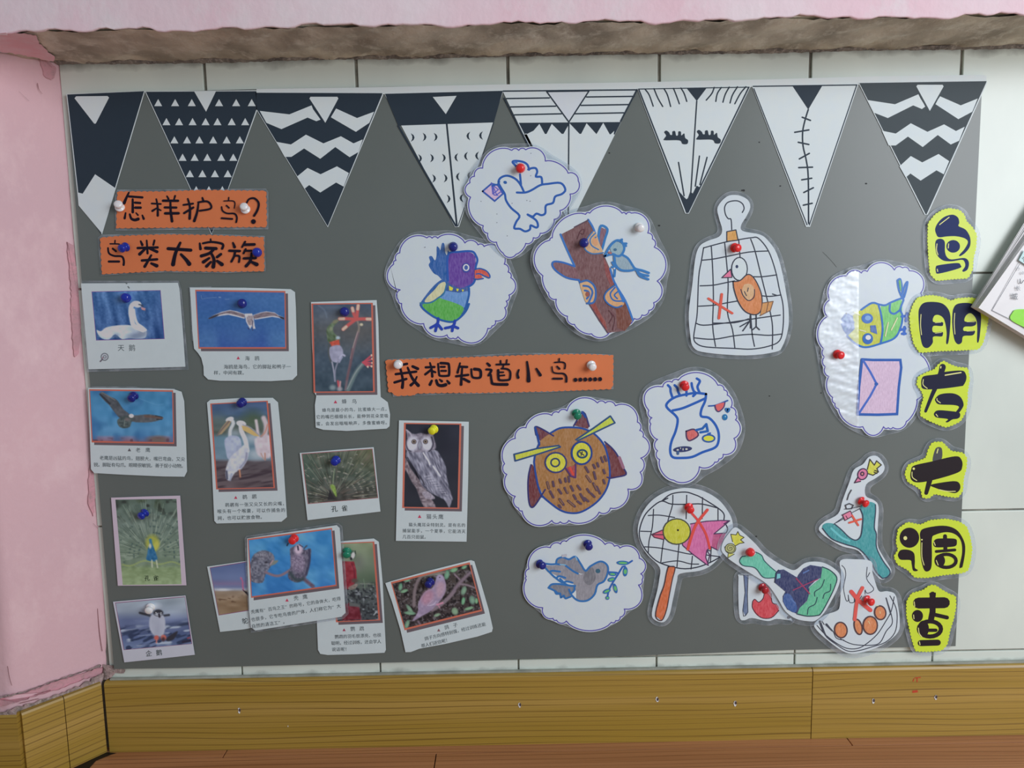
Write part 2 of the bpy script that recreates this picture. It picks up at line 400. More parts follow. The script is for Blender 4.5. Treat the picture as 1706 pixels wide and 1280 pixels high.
def wood(name, base, dark, light, sc, rough=.4, thr=.09, sc2=(.8, 8, 30), ax='Z', freq=112):
    """printed wood: wavy grain lines are level curves of a long stretched noise"""
    m = bpy.data.materials.new(name); N, L = nodes(m); b = N['Principled BSDF']; b.inputs['Roughness'].default_value = rough
    tc = N.new('ShaderNodeTexCoord')
    def noise(scale, det, s0=1):
        mp = N.new('ShaderNodeMapping'); mp.inputs['Scale'].default_value = scale; mp.inputs['Location'].default_value = (s0*.37, s0*.11, s0*.23); L.new(tc.outputs['Object'], mp.inputs['Vector'])
        n = N.new('ShaderNodeTexNoise'); n.inputs['Scale'].default_value = 1; n.inputs['Detail'].default_value = det; L.new(mp.outputs[0], n.inputs['Vector']); return n.outputs['Fac']
    def rng(x, a, b_, c=0, d=1):
        r = N.new('ShaderNodeMapRange'); r.inputs[1].default_value = a; r.inputs[2].default_value = b_; r.inputs[3].default_value = c; r.inputs[4].default_value = d; L.new(x, r.inputs[0]); return r.outputs[0]
    def mixc(f, a, b_):
        x = N.new('ShaderNodeMix'); x.data_type = 'RGBA'; L.new(f, x.inputs[0])
        for sk, v in ((6, a), (7, b_)):
            if isinstance(v, (tuple, list)): x.inputs[sk].default_value = alb(v)
            else: L.new(v, x.inputs[sk])
        return x.outputs[2]
    ground = mixc(rng(noise(sc2, 4, 3), .35, .68), base, light)
    sx = N.new('ShaderNodeSeparateXYZ'); L.new(tc.outputs['Object'], sx.inputs[0]); co = sx.outputs['YZ'.index(ax)+1]
    def ma(op, a, b_):
        n = N.new('ShaderNodeMath'); n.operation = op
        for i, v in enumerate((a, b_)):
            if isinstance(v, (int, float)): n.inputs[i].default_value = v
            else: L.new(v, n.inputs[i])
        return n.outputs[0]
    col = ground
    for k, (fr, st, wd) in enumerate(((freq, 1., thr), (freq*2.3, .3, thr*1.3))):
        if ax == 'Z': w1, w2 = noise((2.6, 2, 18), 1, 7+k), noise((.01, .01, 30), 0, 9+k)
        else: w1, w2 = noise((2.6, 18, 2), 1, 7+k), noise((.01, 30, .01), 0, 9+k)
        q = ma('ADD', ma('MULTIPLY', co, fr), ma('ADD', ma('MULTIPLY', w1, 1.9), ma('MULTIPLY', w2, 2.6)))
        d = ma('ABSOLUTE', ma('SUBTRACT', ma('FRACT', q, 0), .5), 0)
        dark_n = rng(noise((5, 40, 40), 2, 11+k), .3, .65, .25, 1)
        col = mixc(ma('MULTIPLY', rng(d, 0, wd, st, 0), dark_n), col, dark)
    L.new(col, b.inputs['Base Color']); return m
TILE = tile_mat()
GROUT = surf('old_grout', (92, 92, 86), (128, 126, 116), (40, 40, 40), .9, .5, .002, 300)
PINK = surf('pink_plaster', (194, 160, 164), (184, 154, 160), (5, 5, 3), .75, .35, .0015, 130, (210, 174, 176), lo=.3, hi=.7)
PINKD = surf('worn_pink_paint', (186, 136, 144), (166, 128, 134), (40, 40, 40), .8, .6, .002, 160, (140, 120, 118))
PINKU = surf('underside_paint', (226, 176, 182), (206, 158, 166), (30, 30, 30), .8, .5, .002, 160)
CONC = surf('bare_concrete', (192, 188, 172), (136, 131, 118), (14, 10, 10), .9, .6, .003, 220, (206, 202, 190), lo=.36, hi=.62)
PINKF = surf('ledge_pink_paint', (204, 186, 190), (208, 170, 178), (7, 7, 4), .75, .35, .0015, 130, (200, 190, 192), lo=.4, hi=.72)
GRIME = surf('crumbling_mortar', (78, 76, 74), (120, 116, 108), (60, 60, 60), .95, .7, .002, 300, (168, 162, 154))
CRUMB = surf('crumbling_plaster', (158, 136, 134), (108, 98, 94), (90, 90, 90), .95, .8, .003, 260, (176, 168, 160))
JOINT = surf('grey_joint', (120, 122, 112), (146, 148, 138), (30, 30, 60), .9, .4, .001, 300)
BASEW = wood('printed_wood_tile', (138, 112, 44), (88, 66, 28), (152, 124, 62), None, .33, .125)
FLOORW = wood('reddish_floor_board', (142, 96, 62), (112, 72, 44), (160, 112, 76), None, .42, .16, (2, 50, 8), 'Y', 110)

XL, XR = -.588, 1.5
ZL = ZC+.310
wb = empty('wall_back', (0, 0, 0), kind='structure', label='tiled wall behind the display board')
v, f = box_data(XL-.02, XR, .0028, .08, 0, ZL+.02); mesh_obj('grout', v, f, GROUT, None, wb)
zs = [ZL, .6666, .3336, .125, .004]; xs = [XL]+[-.3958+.2*k for k in range(0, 10)]+[XR]
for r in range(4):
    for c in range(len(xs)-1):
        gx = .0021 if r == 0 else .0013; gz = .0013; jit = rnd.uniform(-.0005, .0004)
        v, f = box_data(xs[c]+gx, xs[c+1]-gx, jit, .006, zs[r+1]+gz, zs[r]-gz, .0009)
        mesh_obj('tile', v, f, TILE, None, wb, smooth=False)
# pillar: a 45 degree chamfer, then its front
def strip(path, z0, z1, nz, nx, amp, edge=0):
    """vertical skin along a plan path with plaster unevenness"""
    v = []; f = []; pts = []
    for a, b in zip(path, path[1:]):
        n = max(1, int(math.dist(a, b)/nx))
        pts += [(a[0]+(b[0]-a[0])*i/n, a[1]+(b[1]-a[1])*i/n) for i in range(n)]
    pts.append(path[-1]); m_ = len(pts)
    for j in range(nz+1):
        z = z0+(z1-z0)*j/nz
        for i, (x, y) in enumerate(pts):
            k = math.sin(z*31+i*.5)*.5+math.sin(z*77+i*1.3)*.3+rnd.uniform(-.4, .4)
            dx = edge*k if i == 0 else 0
            lo = max(0, 1-(z-.108)/.2)**2*.0075 if x > -.7 else 0
            v.append((x+dx+amp*k*.3-lo, y-abs(amp*k)*.6 if i else y, z))
    for j in range(nz):
        for i in range(m_-1): a = j*m_+i; f.append([a, a+m_, a+m_+1, a+1])
    return v, f
C0, C1, C2 = (-.589, 0), (-.667, -.0870), (-1.6, -.090)
wl = empty('wall_left', (-.6, 0, 0), kind='structure', label='pink plastered pillar left of the tiles')
v, f = strip([(-.584, .0035), C0, (-.628, -.0435), C1, C2], .108, ZL, 90, .008, .0012, .0022)
mesh_obj('plaster', v, f, PINK, None, wl, (-.6, 0, 0), smooth=True)
# the broken strip of paint above the skirting and along the tile edge
def onchamfer(px, off=.0012):
    """pixel -> point on the chamfer plane or on the pillar front"""
    res = []
    for x, y in px:
        d = CF*FPX+(x-853)*CR+(640-y)*CU
        n = np.array([C0[1]-C1[1], -(C0[0]-C1[0]), 0.]); n = n/np.linalg.norm(n)
        if n[1] > 0: n = -n
        o = np.array([C0[0], C0[1], 0.])+n*off
        t = np.dot(o-CO, n)/np.dot(d, n); p = CO+d*t
        if p[0] < C1[0]:
            o = np.array([C1[0], C1[1]-abs(off)-.0025, 0.]); n = np.array([-(C1[1]-C2[1]), (C1[0]-C2[0]), 0.]); n /= np.linalg.norm(n); t = np.dot(o-CO, n)/np.dot(d, n); p = CO+d*t
        res.append(tuple(p))
    return res
def chamfer_patch(name, pts, m, off=.0016, jag=1.2):
    p = resample(P(pts), 5); p = [(x+rnd.uniform(-jag, jag), y+rnd.uniform(-jag, jag)) for x, y in p]
    w = onchamfer(p, off); b = onchamfer(p, 0); n = len(w)
    if sarea(p) < 0: w = w[::-1]; b = b[::-1]
    return mesh_obj(name, w+b, [list(range(n))]+[[i, i+n, (i+1) % n+n, (i+1) % n] for i in range(n)], m, None, wl, (-.6, 0, 0))
chamfer_patch('paint_patch', '112 404 121 408 127 440 133 470 136 540 131 590 124 596 119 540 118 470', PINKD, .0030)
chamfer_patch('paint_patch', '150 768 158 770 160 812 156 862 148 842 147 800', PINKD, .0030)
chamfer_patch('paint_patch', '66 98 80 100 93 112 92 128 84 134 74 128 70 112', PINKD)
chamfer_patch('paint_patch', '-30 1170 30 1158 70 1145 110 1130 150 1118 172 1112 172 1124 140 1132 101 1148 40 1166 0 1178 -30 1184', PINKD, -.0035)
chamfer_patch('mortar_edge', '-30 1190 0 1187 40 1176 101 1156 140 1140 172 1122 174 1130 168 1143 101 1167 35 1190 -30 1203', CRUMB, -.0015, 2)
chamfer_patch('mortar_edge', '-30 1168 30 1155 70 1142 110 1127 150 1115 168 1106 168 1112 140 1120 100 1133 60 1146 30 1158 -30 1170', CRUMB, -.0028, 1)
for s in ('31 152 48 168', '62 138 64 148 70 156', '74 100 86 112', '12 1110 15 1128 19 1142', '161 1000 163 1030 166 1060 170 1085', '155 872 162 880', '57 1158 84 1150', '32 1172 64 1164'):
    p = catmull(P(s), False, 4); q = [(x+1.1, y+.7) for x, y in p]
    w = onchamfer(p+q[::-1], .0030 if p[0][1] < 950 else -.0008); mesh_obj('crack', w, [list(range(len(w)))], mat((112, 72, 74)), None, wl, (-.6, 0, 0))

# ledge: pink front skin over a concrete slab
trim = empty('trim_1', (0, -.06, ZL), kind='structure', label='pink painted ledge with bare concrete underside')
nx, ny = 370, 16; v = []; f = []
for j in range(ny+1):
    for i in range(nx+1):
        x = -1.6+3.1*i/nx; y = .0-.119*j/ny
        v.append((x, y, ZL+.0012*math.sin(x*60+y*90)+rnd.uniform(-.0012, .0014)))
for j in range(ny):
    for i in range(nx): a = j*(nx+1)+i; f.append([a, a+1, a+nx+2, a+nx+1])
mesh_obj('concrete_underside', v, f, CONC, None, trim, (0, -.06, ZL), smooth=True)
v, f = box_data(-1.6, 1.5, -.1165, .02, ZL+.003, ZL+.32); mesh_obj('concrete_core', v, f, CONC, None, trim, (0, -.06, ZL))
nz = 30; v = []; f = []; lows = []
for i in range(nx+1):
    x = -1.6+3.1*i/nx; lows.append(.0015*math.sin(x*23)+.0012*math.sin(x*57+1)+.001*math.sin(x*131)+rnd.uniform(-.0012, .0012))
for j in range(nz+1):
    for i in range(nx+1):
        x = -1.6+3.1*i/nx; t = j/nz; z = ZL+(lows[i]*(1-t))+.3*t**1.5
        v.append((x, -.1215-rnd.uniform(0, .0009)-.0009*math.sin(x*14+z*30), z))
b0 = len(v)
for i in range(nx+1): v.append((-1.6+3.1*i/nx, -.117, ZL+lows[i]+.0006))
for j in range(nz):
    for i in range(nx): a = j*(nx+1)+i; f.append([a, a+1, a+nx+2, a+nx+1])
for i in range(nx): f.append([b0+i, b0+i+1, i+1, i])
mesh_obj('plaster_front', v, f, PINKF, None, trim, (0, -.06, ZL), smooth=True)
# dark pink paint left on the underside at the pillar
def on_ledge(px, z):
    out = []
    for x, y in px:
        d = CF*FPX+(x-853)*CR+(640-y)*CU; out.append(tuple(CO+d*((z-CO[2])/d[2])))
    return out
pp = [(x+rnd.uniform(-1.5, 1.5), y+rnd.uniform(-1, 1)) for x, y in resample(P('-60 56 40 55 62 60 66 72 78 84 92 96 90 104 60 96 -60 76'), 4)]
w = on_ledge(pp, ZL-.0022); mesh_obj('paint_patch', w, [list(range(len(w)))], PINKU, None, trim, (0, -.06, ZL))
# mortar along the seam between ledge and tiles
v = []; f = []; n = 420
for i in range(n+1):
    x = XL+(XR-XL)*i/n; d = .0015+.0022*abs(math.sin(x*9+2))*abs(math.sin(x*3.3))+rnd.uniform(-.0006, .0012); dd = .003+.003*abs(math.sin(x*13))+rnd.uniform(0, .002)
    v += [(x, .001, ZL-d), (x, -.0025-rnd.uniform(0, .0015), ZL-d*.55), (x, -dd, ZL+.001)]
for i in range(n):
    a = 3*i; f += [[a, a+3, a+4, a+1], [a+1, a+4, a+5, a+2]]
mesh_obj('mortar_seam', v, f, GRIME, None, trim, (0, -.06, ZL), smooth=True)

# skirting
bb = empty('baseboard_back', (0, -.006, 0), kind='structure', label='wood-print skirting tiles along the floor')
def skirt(x0, x1, par, z1=.107):
    prof = [(.0, .0), (-.011, .0), (-.011, z1-.004), (-.0095, z1-.001), (-.007, z1), (.0, z1)]
    v = [(x, y, z) for x in (x0, x1) for y, z in prof]; k = len(prof)
    f = [[i, (i+1) % k, (i+1) % k+k, i+k] for i in range(k)]+[list(range(k))[::-1], list(range(k, 2*k))]
    o = mesh_obj('skirting_tile', v, f, BASEW, None, par, ((x0+x1)/2, 0, 0)); o.parent = par; o.location = ((x0+x1)/2-par.location.x, -par.location.y, 0); return o
skirt(-.5905, .4262, bb); skirt(.4274, 1.5, bb)
v, f = box_data(-.585, 1.5, -.0055, .0005, .1065, .1095, .0008); mesh_obj('mortar_joint', v, f, JOINT, None, bb, (0, -.006, 0))
for px in ((399, 1184), (866, 1175), (1095, 1166), (1225, 1172), (1455, 1168), (1559, 1162), (480, 1210)):
    w = world_pts([px], (.0114, 0, 0, 0, 0))[0]; k = .0055 if px[0] != 480 else .0015
    q = [(w[0]+k*.5*math.cos(t)*rnd.uniform(.5, 1), w[1]-(.0006 if i % 2 else 0), w[2]+k*math.sin(t)*rnd.uniform(.6, 1)) for i, t in enumerate([k2*math.pi/4 for k2 in range(8)])]
    mesh_obj('chip', q, [list(range(8))[::-1]], mat((205, 205, 200)), None, bb, (0, -.006, 0))
    q = [(w[0]+.0006+k*.25*math.cos(t), w[1]-.0008, w[2]+.0008+k*.5*math.sin(t)) for t in [k2*math.pi/3 for k2 in range(6)]]
    if px[0] != 480: mesh_obj('chip', q, [list(range(6))[::-1]], mat((70, 60, 62)), None, bb, (0, -.006, 0))
for pts in ('1524 1130 1534 1129', '1528 1130 1528 1137', '1523 1131 1521 1136', '1520 1153 1529 1152'):
    q = P(pts); dx, dy = q[1][0]-q[0][0], q[1][1]-q[0][1]; d = math.hypot(dx, dy); k = .8 if pts[0:4] != '1520' or '1153' not in pts else 2
    q = [(q[0][0]-dy/d*k, q[0][1]+dx/d*k), (q[1][0]-dy/d*k, q[1][1]+dx/d*k), (q[1][0]+dy/d*k, q[1][1]-dx/d*k), (q[0][0]+dy/d*k, q[0][1]-dx/d*k)]
    w = world_pts(q, (.0113, 0, 0, 0, 0)); mesh_obj('red_mark', [tuple(t) for t in w], [[0, 1, 2, 3]], mat((168, 66, 44)), None, bb, (0, -.006, 0))
bl = empty('baseboard_left', (-.62, -.05, 0), kind='structure', label='wood-print skirting pieces around the pillar')
def skirt2(a, b):
    d = math.dist(a, b); o = skirt(0, d, bl); ang = math.atan2(b[1]-a[1], b[0]-a[0])
    # piece runs from a to b; its face looks to the left of that direction
    o.rotation_euler = (0, 0, ang); mid = ((a[0]+b[0])/2, (a[1]+b[1])/2); o.location = (mid[0]-bl.location.x, mid[1]-bl.location.y, 0)
skirt2((-.6345, -.0410), (-.6030, -.0034)); skirt2((-.6679, -.0814), (-.6352, -.0418)); skirt2((-1.6, -.0822), (-.6640, -.0815))

def wall_patch(name, pts, m, par, org, h=.0012, jag=1.0):
    p = [(x+rnd.uniform(-jag, jag), y+rnd.uniform(-jag, jag)) for x, y in resample(P(pts), 4)]; w = world_pts(p, (h, 0, 0, 0, 0))
    mesh_obj(name, [tuple(t) for t in w], [list(range(len(w)))], m, None, par, org)
wall_patch('mortar_lump', '171 1106 182 1108 196 1110 210 1116 206 1122 192 1122 186 1130 172 1134', CRUMB, bb, (0, -.006, 0), .0025)
# floor
fl = empty('floor', (0, -.5, 0), kind='structure', label='reddish wooden floor boards')
v, f = box_data(-2.0, 1.5, -2.2, .08, -.05, -.006); mesh_obj('subfloor', v, f, mat((40, 32, 28)), None, fl, (0, -.5, 0))
fx = world_pts([(1412, 1232)], (.011, 0, 0, 0, 0))[0][0]
yy = .004
for r in range(16):
    y1 = yy; wdt = .0335 if r == 0 else .145; yy -= wdt; y0 = y1-wdt+.0012
    st = fx if r == 0 else world_pts([(725, 1262)], (.05, 0, 0, 0, 0))[0][0]+.37*(r-1) % .9
    x = st-.9*4
    while x < 1.5:
        a, b = max(x, -2.0), min(x+.8985, 1.5)
        if b > a+.01:
            v, f = box_data(a, b, y0, y1, -.012, 0, .0006); mesh_obj('floor_board', v, f, FLOORW, None, fl, (0, -.5, 0))
        x += .9

w = on_ledge(P('112 1290 122 1280 160 1262 178 1253.5 194 1255 184 1258 160 1268 140 1290'), .0005); mesh_obj('floor_gap', w, [list(range(len(w)))], mat((30, 24, 20)), None, fl, (0, -.5, 0))
# ------------------------------------------------------------------ display board and bunting
BOARD = surf('grey_board', (87, 94, 91), (90, 97, 94), (6, 6, 6), .33, .05, .0004, 500)
PAPER = mat((182, 194, 202), 'gloss'); CARD = mat((180, 192, 194), 'gloss'); WHITE = (188, 199, 202); DARK = (40, 51, 61)
b = Sheet('display_board', 'F1', .0010, (860, 620), 'large grey display board on the tiled wall', 'notice board', ink='paper')
b.solid('panel', '111 157 427 148.5 1067 137 1637 126 1614 600 1592 1077 1325 1083 1059 1093 620 1105 300 1113.4 190 1115 150 640', BOARD, .005)
for x, y, r in ((1015, 255, 1.6), (1098, 376, 2), (1300, 310, 1.6), (1290, 415, 1.2), (1443, 306, 1.8), (1282, 660, 1.3), (1265, 237, 1.3), (1260, 894, 1.6), (1239, 317, 2), (1368, 655, 1.2)):
    b.part('pinhole'); b.e(x, y, r, r*.7, (40, 42, 42))
b.part('scratch'); b.l('1371 420 1383 432 1394 445', .5, (92, 98, 95)); b.part('scratch'); b.l('1233 367 1243 366', 1.6, (45, 45, 45)); b.part('scratch'); b.l('1236 317 1240 318', 2, (45, 45, 45))
b.done()
HP = .0062
s = Sheet('paper_strip', 'F1', HP, (1035, 143), 'white paper strip edging the top of the grey board above the pennants', 'paper strip', ink='paper')
s.solid('paper', '427.4 148.5 639 145 821 141 1067 137 1290 132 1441 127.5 1636 124.5 1643.5 126 1643.5 135 1540 138.5 1251 145 1064 150 838 153 639 157 427.4 157', mat((190, 201, 203), 'paper'), .0003).done()
PG = 'paper pennants along the top of the board'
def pennant(crop, outline, label, center, h=HP+.0004, back=None, grow=1.6):
    s = Sheet('paper_pennant', crop, h, center, label, 'pennant', PG, ink='paper')
    o = P(back or outline); k = CROPS[crop][2]
    s.solid('paper', offset(o, grow*k) if not back else o, mat(WHITE, 'paper'), .00025)
    s.part('printed_pattern'); s.lw = 1.25; return s
def tris(s, items, hw, ht, col):
    s._add([[(x-hw, y+ht), (x+hw, y+ht), (x, y)] for x, y in items], mat(col, 'paper'))
W2 = (188, 199, 204)
o1 = '420 597 905 575 727 1190 600 1380'
s = pennant('A', conv('112 157.5 240 152 168.5 390 132 336', 'F1', 'A'), 'black paper pennant cut off at the board\'s left edge, white block at its tip', (600, 900))
s.f(conv('112 157.5 240 152 168.5 390 132 336', 'F1', 'A'), DARK); s.f('470 620 480 608 678 606 688 616 604 780 594 780', W2)
s.f([*P('600 1100 727 1187'), *conv('366 408 188 195 180 95 220 105', 'E', 'A')], W2); s.done()
s = pennant('A', conv('243 153 427 152 427 183 352.8 390', 'F1', 'A'), 'black paper pennant with rows of small white triangles', (1300, 800))
s.f(conv('243 153 427 152 427 183 352.8 390', 'F1', 'A'), DARK); s.f('1225 577 1362 577 1300 705', W2)
tris(s, [(x, 625) for x in (998, 1105, 1210, 1382, 1490, 1588)]+[(x, 745) for x in (1050, 1130, 1215, 1297, 1372, 1462, 1547)]+[(x, 860) for x in (1100, 1180, 1258, 1345, 1430, 1513)]+[(x, 970) for x in (1152, 1228, 1308, 1396, 1472)]+[(x, 1073) for x in (1198, 1277, 1356, 1437)]+[(x, 1175) for x in (1238, 1318, 1403)]+[(x, 1275) for x in (1285, 1360)], 25, 45, W2)
s.done()
def zigzag(s, bands, tri): s._add([P(t) for t in bands], mat(W2, 'paper')); s.f(tri, DARK, kind='paper') if 0 else None
s = pennant('B', '22 585 822 588 820 598 477 1428 22 670', 'black paper pennant with white zigzag bands, third from the left', (430, 900), grow=1.8)
s.f('22 585 822 588 820 598 477 1428 30 690', DARK)
zigzag(s, ['48 700 235 722 375 665 385 690 432 755 405 765 350 742 185 815 90 775', '530 685 662 745 770 705 740 775 655 832 497 740', '152 895 245 912 340 850 450 905 560 860 640 905 698 880 670 960 615 992 525 928 430 1002 328 937 248 990 205 990', '283 1115 350 1060 432 1100 535 1050 610 1092 578 1178 530 1152 430 1215 360 1168 330 1192'], None)
s.f('350 600 555 600 470 790 450 790', DARK); s.f('362 622 368 611 538 611 544 622 462 775', W2); s.done()
s = pennant('B', '838 590 1580 574 1300 1430 1285 1430', 'paper pennant with a dark band above white halves with crescents', (1230, 900))
s.f('838 592 1582 573 1525 773 922 793', DARK); s.f('1140 612 1290 605 1222 720', W2)
s.l('1228 783 1292 1425;922 793 1285 1425', 9, DARK, False); s.l('1524 775 1300 1425', 4, DARK, False)
def cres(s, pts, sg, ht=27):
    s._add([[(x-sg*8, y-ht), (x+sg*9, y-ht*.55), (x+sg*15, y), (x+sg*9, y+ht*.55), (x-sg*8, y+ht), (x+sg*1, y+ht*.3), (x+sg*1, y-ht*.3)] for x, y in pts], mat(DARK, 'paper'))
cres(s, [(1010, 868), (1085, 865), (1155, 865), (1057, 1000), (1132, 998), (1207, 997), (1145, 1127), (1218, 1125), (1237, 1255)], 1)
cres(s, [(1368, 858), (1448, 855), (1292, 993), (1353, 985), (1423, 983), (1302, 1115), (1373, 1108), (1325, 1250)], -1); s.done()
s = pennant('C', '-6 575 838 566 730 772 412 1412 400 1412', 'white paper pennant with striped top and dark sawtooth band, partly behind the dove drawing', (420, 850))
s.f('92 775 737 770 697 850 668 850 130 850', DARK)
s._add([P(t) for t in ('135 850 185 825 222 782 262 855', '262 855 300 782 370 852', '370 852 412 778 482 852', '482 852 520 778 582 847', '582 847 625 775 668 852', '668 852 694 826 690 852', '125 848 140 842 400 1400 420 1400 694 848 500 845 300 845')], mat(W2, 'paper'))
s.f('268 575 535 572 408 770', (186, 194, 208)); s.l('268 578 535 574 408 770 268 578;-6 575 838 567', 7, DARK, False)
s.l('15 622 285 618;40 675 325 670;65 725 362 718;520 612 820 608;485 665 785 660;445 718 755 712;408 770 404 1400;0 620 404 1408', 7, DARK, False); s.l('838 566 735 765', 8, DARK, False); s.done()
s = pennant('C', '848 562 1546 550 1157 1344 1150 1344', 'white paper pennant with two dark eyelash shapes', (1200, 900), grow=2.4)
s.l('890 565 915 600 940 670;945 560 970 620 1000 672;1008 560 1030 600 1050 672;1068 558 1085 600 1105 655;1115 556 1135 590 1152 640;1325 552 1310 590 1275 632;1370 552 1345 590 1335 640;1420 550 1395 595 1380 645;1472 548 1440 600 1425 650;1525 548 1490 590 1455 655', 7, DARK)
s.f('1150 556 1280 552 1215 638', DARK); s.l('1215 638 1195 940 1178 1210;1100 1025 1135 1235;1232 985 1206 1175;1280 993 1235 1165', 7, DARK, False); s.l('850 566 1152 1340;1542 554 1160 1340', 7, DARK, False); s.l('848 562 1546 550', 5, DARK, False)
e1 = '1010 835 1022 824 1040 835 1048 850 1060 850 1062 830 1078 828 1085 855 1097 852 1100 830 1115 832 1118 855 1136 842 1142 870 1160 885 1155 908 1125 908 1105 886 1012 885 1012 872 1022 855'
s.fs(e1, DARK); s.fs([(x+206, y-4) for x, y in P(e1)], DARK); s.f('1105 1210 1130 1238 1150 1258 1160 1250 1175 1208 1190 1222 1215 1172 1240 1185 1158 1344 1148 1344', DARK); s.done()
s = pennant('D', '-4 545 650 536 345 1428 338 1428', 'white paper pennant with a line of cross stitches', (330, 850), grow=2.6)
s.f('243 543 432 540 343 692', DARK); s.l('343 692 325 750 308 830 310 920 330 1010 343 1120 345 1410', 8, DARK)
s.l('305 740 357 760;258 835 347 820;280 898 347 912;287 1003 350 968;283 1058 370 1055;302 1135 365 1125;315 1215 375 1185;312 1295 368 1283', 8, DARK, False); s.l('0 560 336 1420;648 540 350 1420', 5, DARK, False); s.l('-4 545 650 536', 6, DARK, False); s.done()
s = pennant('D', '665 524 1468 512 1466 520 1090 1352 1083 1352', 'dark grey paper pennant with white zigzag bands at the board\'s right end', (1050, 850), grow=1.8)
s.f('665 524 1468 512 1466 520 1090 1352 1083 1352', (58, 67, 71))  # black ink lightened, the glare at this end put into its colour
zigzag(s, ['720 632 890 658 1038 595 1050 620 1082 672 1060 688 1005 665 845 745 755 710', '1175 608 1305 665 1412 622 1378 705 1290 752 1142 655', '808 825 895 843 990 778 1095 832 1200 785 1275 827 1330 800 1295 888 1242 912 1160 852 1065 928 972 862 895 918 850 918', '918 1050 990 985 1062 1025 1165 972 1232 1017 1198 1100 1152 1075 1052 1140 988 1095 958 1120'], None)
s.f('1010 530 1212 528 1118 712 1100 712', (58, 67, 71)); s.f('1025 545 1033 535 1190 535 1197 545 1110 700', W2); s.done()

# ------------------------------------------------------------------ orange titles
TG = 'orange title strips with black brush lettering'; INK = (22, 16, 30)
def title(crop, outline, film, label, h, center):
    s = Sheet('title_strip', 'F1', h, center, label, 'sign', TG)
    s.solid('film', film, FILM, .00015); s.solid('card', deckle(P(outline), 9.8, 1.5), mat((192, 108, 66), 'gloss'), .0003)
    s.part('lettering'); s.lw = 1.1; s.ink = 'ink'; return s
def strokes(s, crop, txt):
    for it in txt.split('|'):
        w, ln = it.split(':'); w = [float(t) for t in w.split('>')]
        s.l(ln, w[0], INK, crop=crop, w1=w[1] if len(w) > 1 else None)
s = title('F1', '196.5 320 270 320 340 317.5 442.5 319 443.5 377.5 330 378 194.5 379.5', '192 327 195 316.5 443 314.5 446.5 320 447 382 330 382.5 192.5 384', 'orange title strip, upper one at the left, reading how to protect birds', .0080, (320, 349))
strokes(s, 'T1', '34>62:300 135 250 240 205 345|44:300 212 575 232|40>52:378 270 380 530|44:425 338 530 345|48:430 440 540 440|30>46:235 545 215 655|38>60:320 575 350 660 420 690 490 670|24>34:445 545 485 590|30>46:575 595 602 665|34:765 355 950 365|30>46:858 265 885 420 888 600|30>44:865 450 780 505|28:905 470 950 495|28>38:1075 205 1105 260|36>30:1240 200 1220 270|46:995 298 1300 300|36>52:1145 300 1150 500 1178 715|42:1030 435 1265 438|50:1040 555 1310 553')
strokes(s, 'T1b', '14:995 145 1068 135|12>19:1028 98 1045 165 1042 250|16:1000 208 1070 165|12>16:1140 90 1148 115|14:1108 125 1175 118 1205 145 1200 175 1120 190|12>20:1110 130 1100 200 1078 268|9:1343 88 1341 110|8:1305 115 1370 114 1390 130 1385 170|11:1325 150 1345 168|10>13:1288 160 1295 190 1330 210 1385 212 1405 240 1400 278|13:1287 247 1370 253|12>17:1480 130 1500 100 1540 95 1572 130 1565 180 1538 228|34:1532 273 1532.5 273.5'); s.done()
s = title('F1', '167.8 397.2 200 394 273 391.5 350 392.5 438.5 396.5 439.5 451 370 452 273 450.5 170.5 456', '163 396 170 391.5 275 389 350 390 441 393.5 442.5 452 372 455 273 453.5 168 459', 'orange title strip, lower one at the left, reading the big bird family', .0082, (303, 424))
strokes(s, 'T2', '13:237 118 235 145|13:190 150 270 152 280 165|18:215 195 245 220|16>20:170 190 180 240 230 265 300 270 320 310 318 350|20:178 318 275 318|16>24:480 125 495 160|15>20:537 118 545 240|18:610 118 600 160|22:452 190 640 184|20>28:530 190 470 248|20>26:560 192 635 225|18>26:580 258 545 320 518 365|22:492 308 635 297|20>32:580 335 632 358|28:740 195 955 210|22>36:855 140 810 240 787 345|22>38:862 250 910 300 940 340|14:1143 105 1145 130|16>24:1040 145 1047 198|18>22:1070 145 1150 132 1240 145 1262 165 1252 195|28:1095 190 1195 195|24>28:1170 205 1130 240 1055 265|20>34:1150 240 1175 300 1168 368|20>30:1130 285 1075 322|20>28:1145 322 1105 362|24:1240 248 1205 275|22>34:1205 312 1250 345|16>26:1355 140 1370 180|22:1320 215 1420 218|20:1375 225 1365 270 1340 318|18:1370 262 1415 268 1412 322|18:1470 130 1442 180|24:1465 158 1558 155|18:1475 200 1455 240|18:1465 215 1530 215|22:1458 288 1570 285|20>28:1530 240 1520 310 1480 360|20>34:1525 318 1580 345'); s.done()
s = title('F1', '643.2 601 760 597 912 591.5 975 591 1021 593 1020.5 640 1018 647.5 912 651.5 800 654 740 654 692 655 690 658 658 659 656 654.5 648 652.5', '645 599 760 594 860 588.5 975 589 1022 591.5 1022 648 912 653.5 800 656 690 659 655 661', 'long orange title strip in the middle of the board reading i want to know birds', .0080, (832, 625))
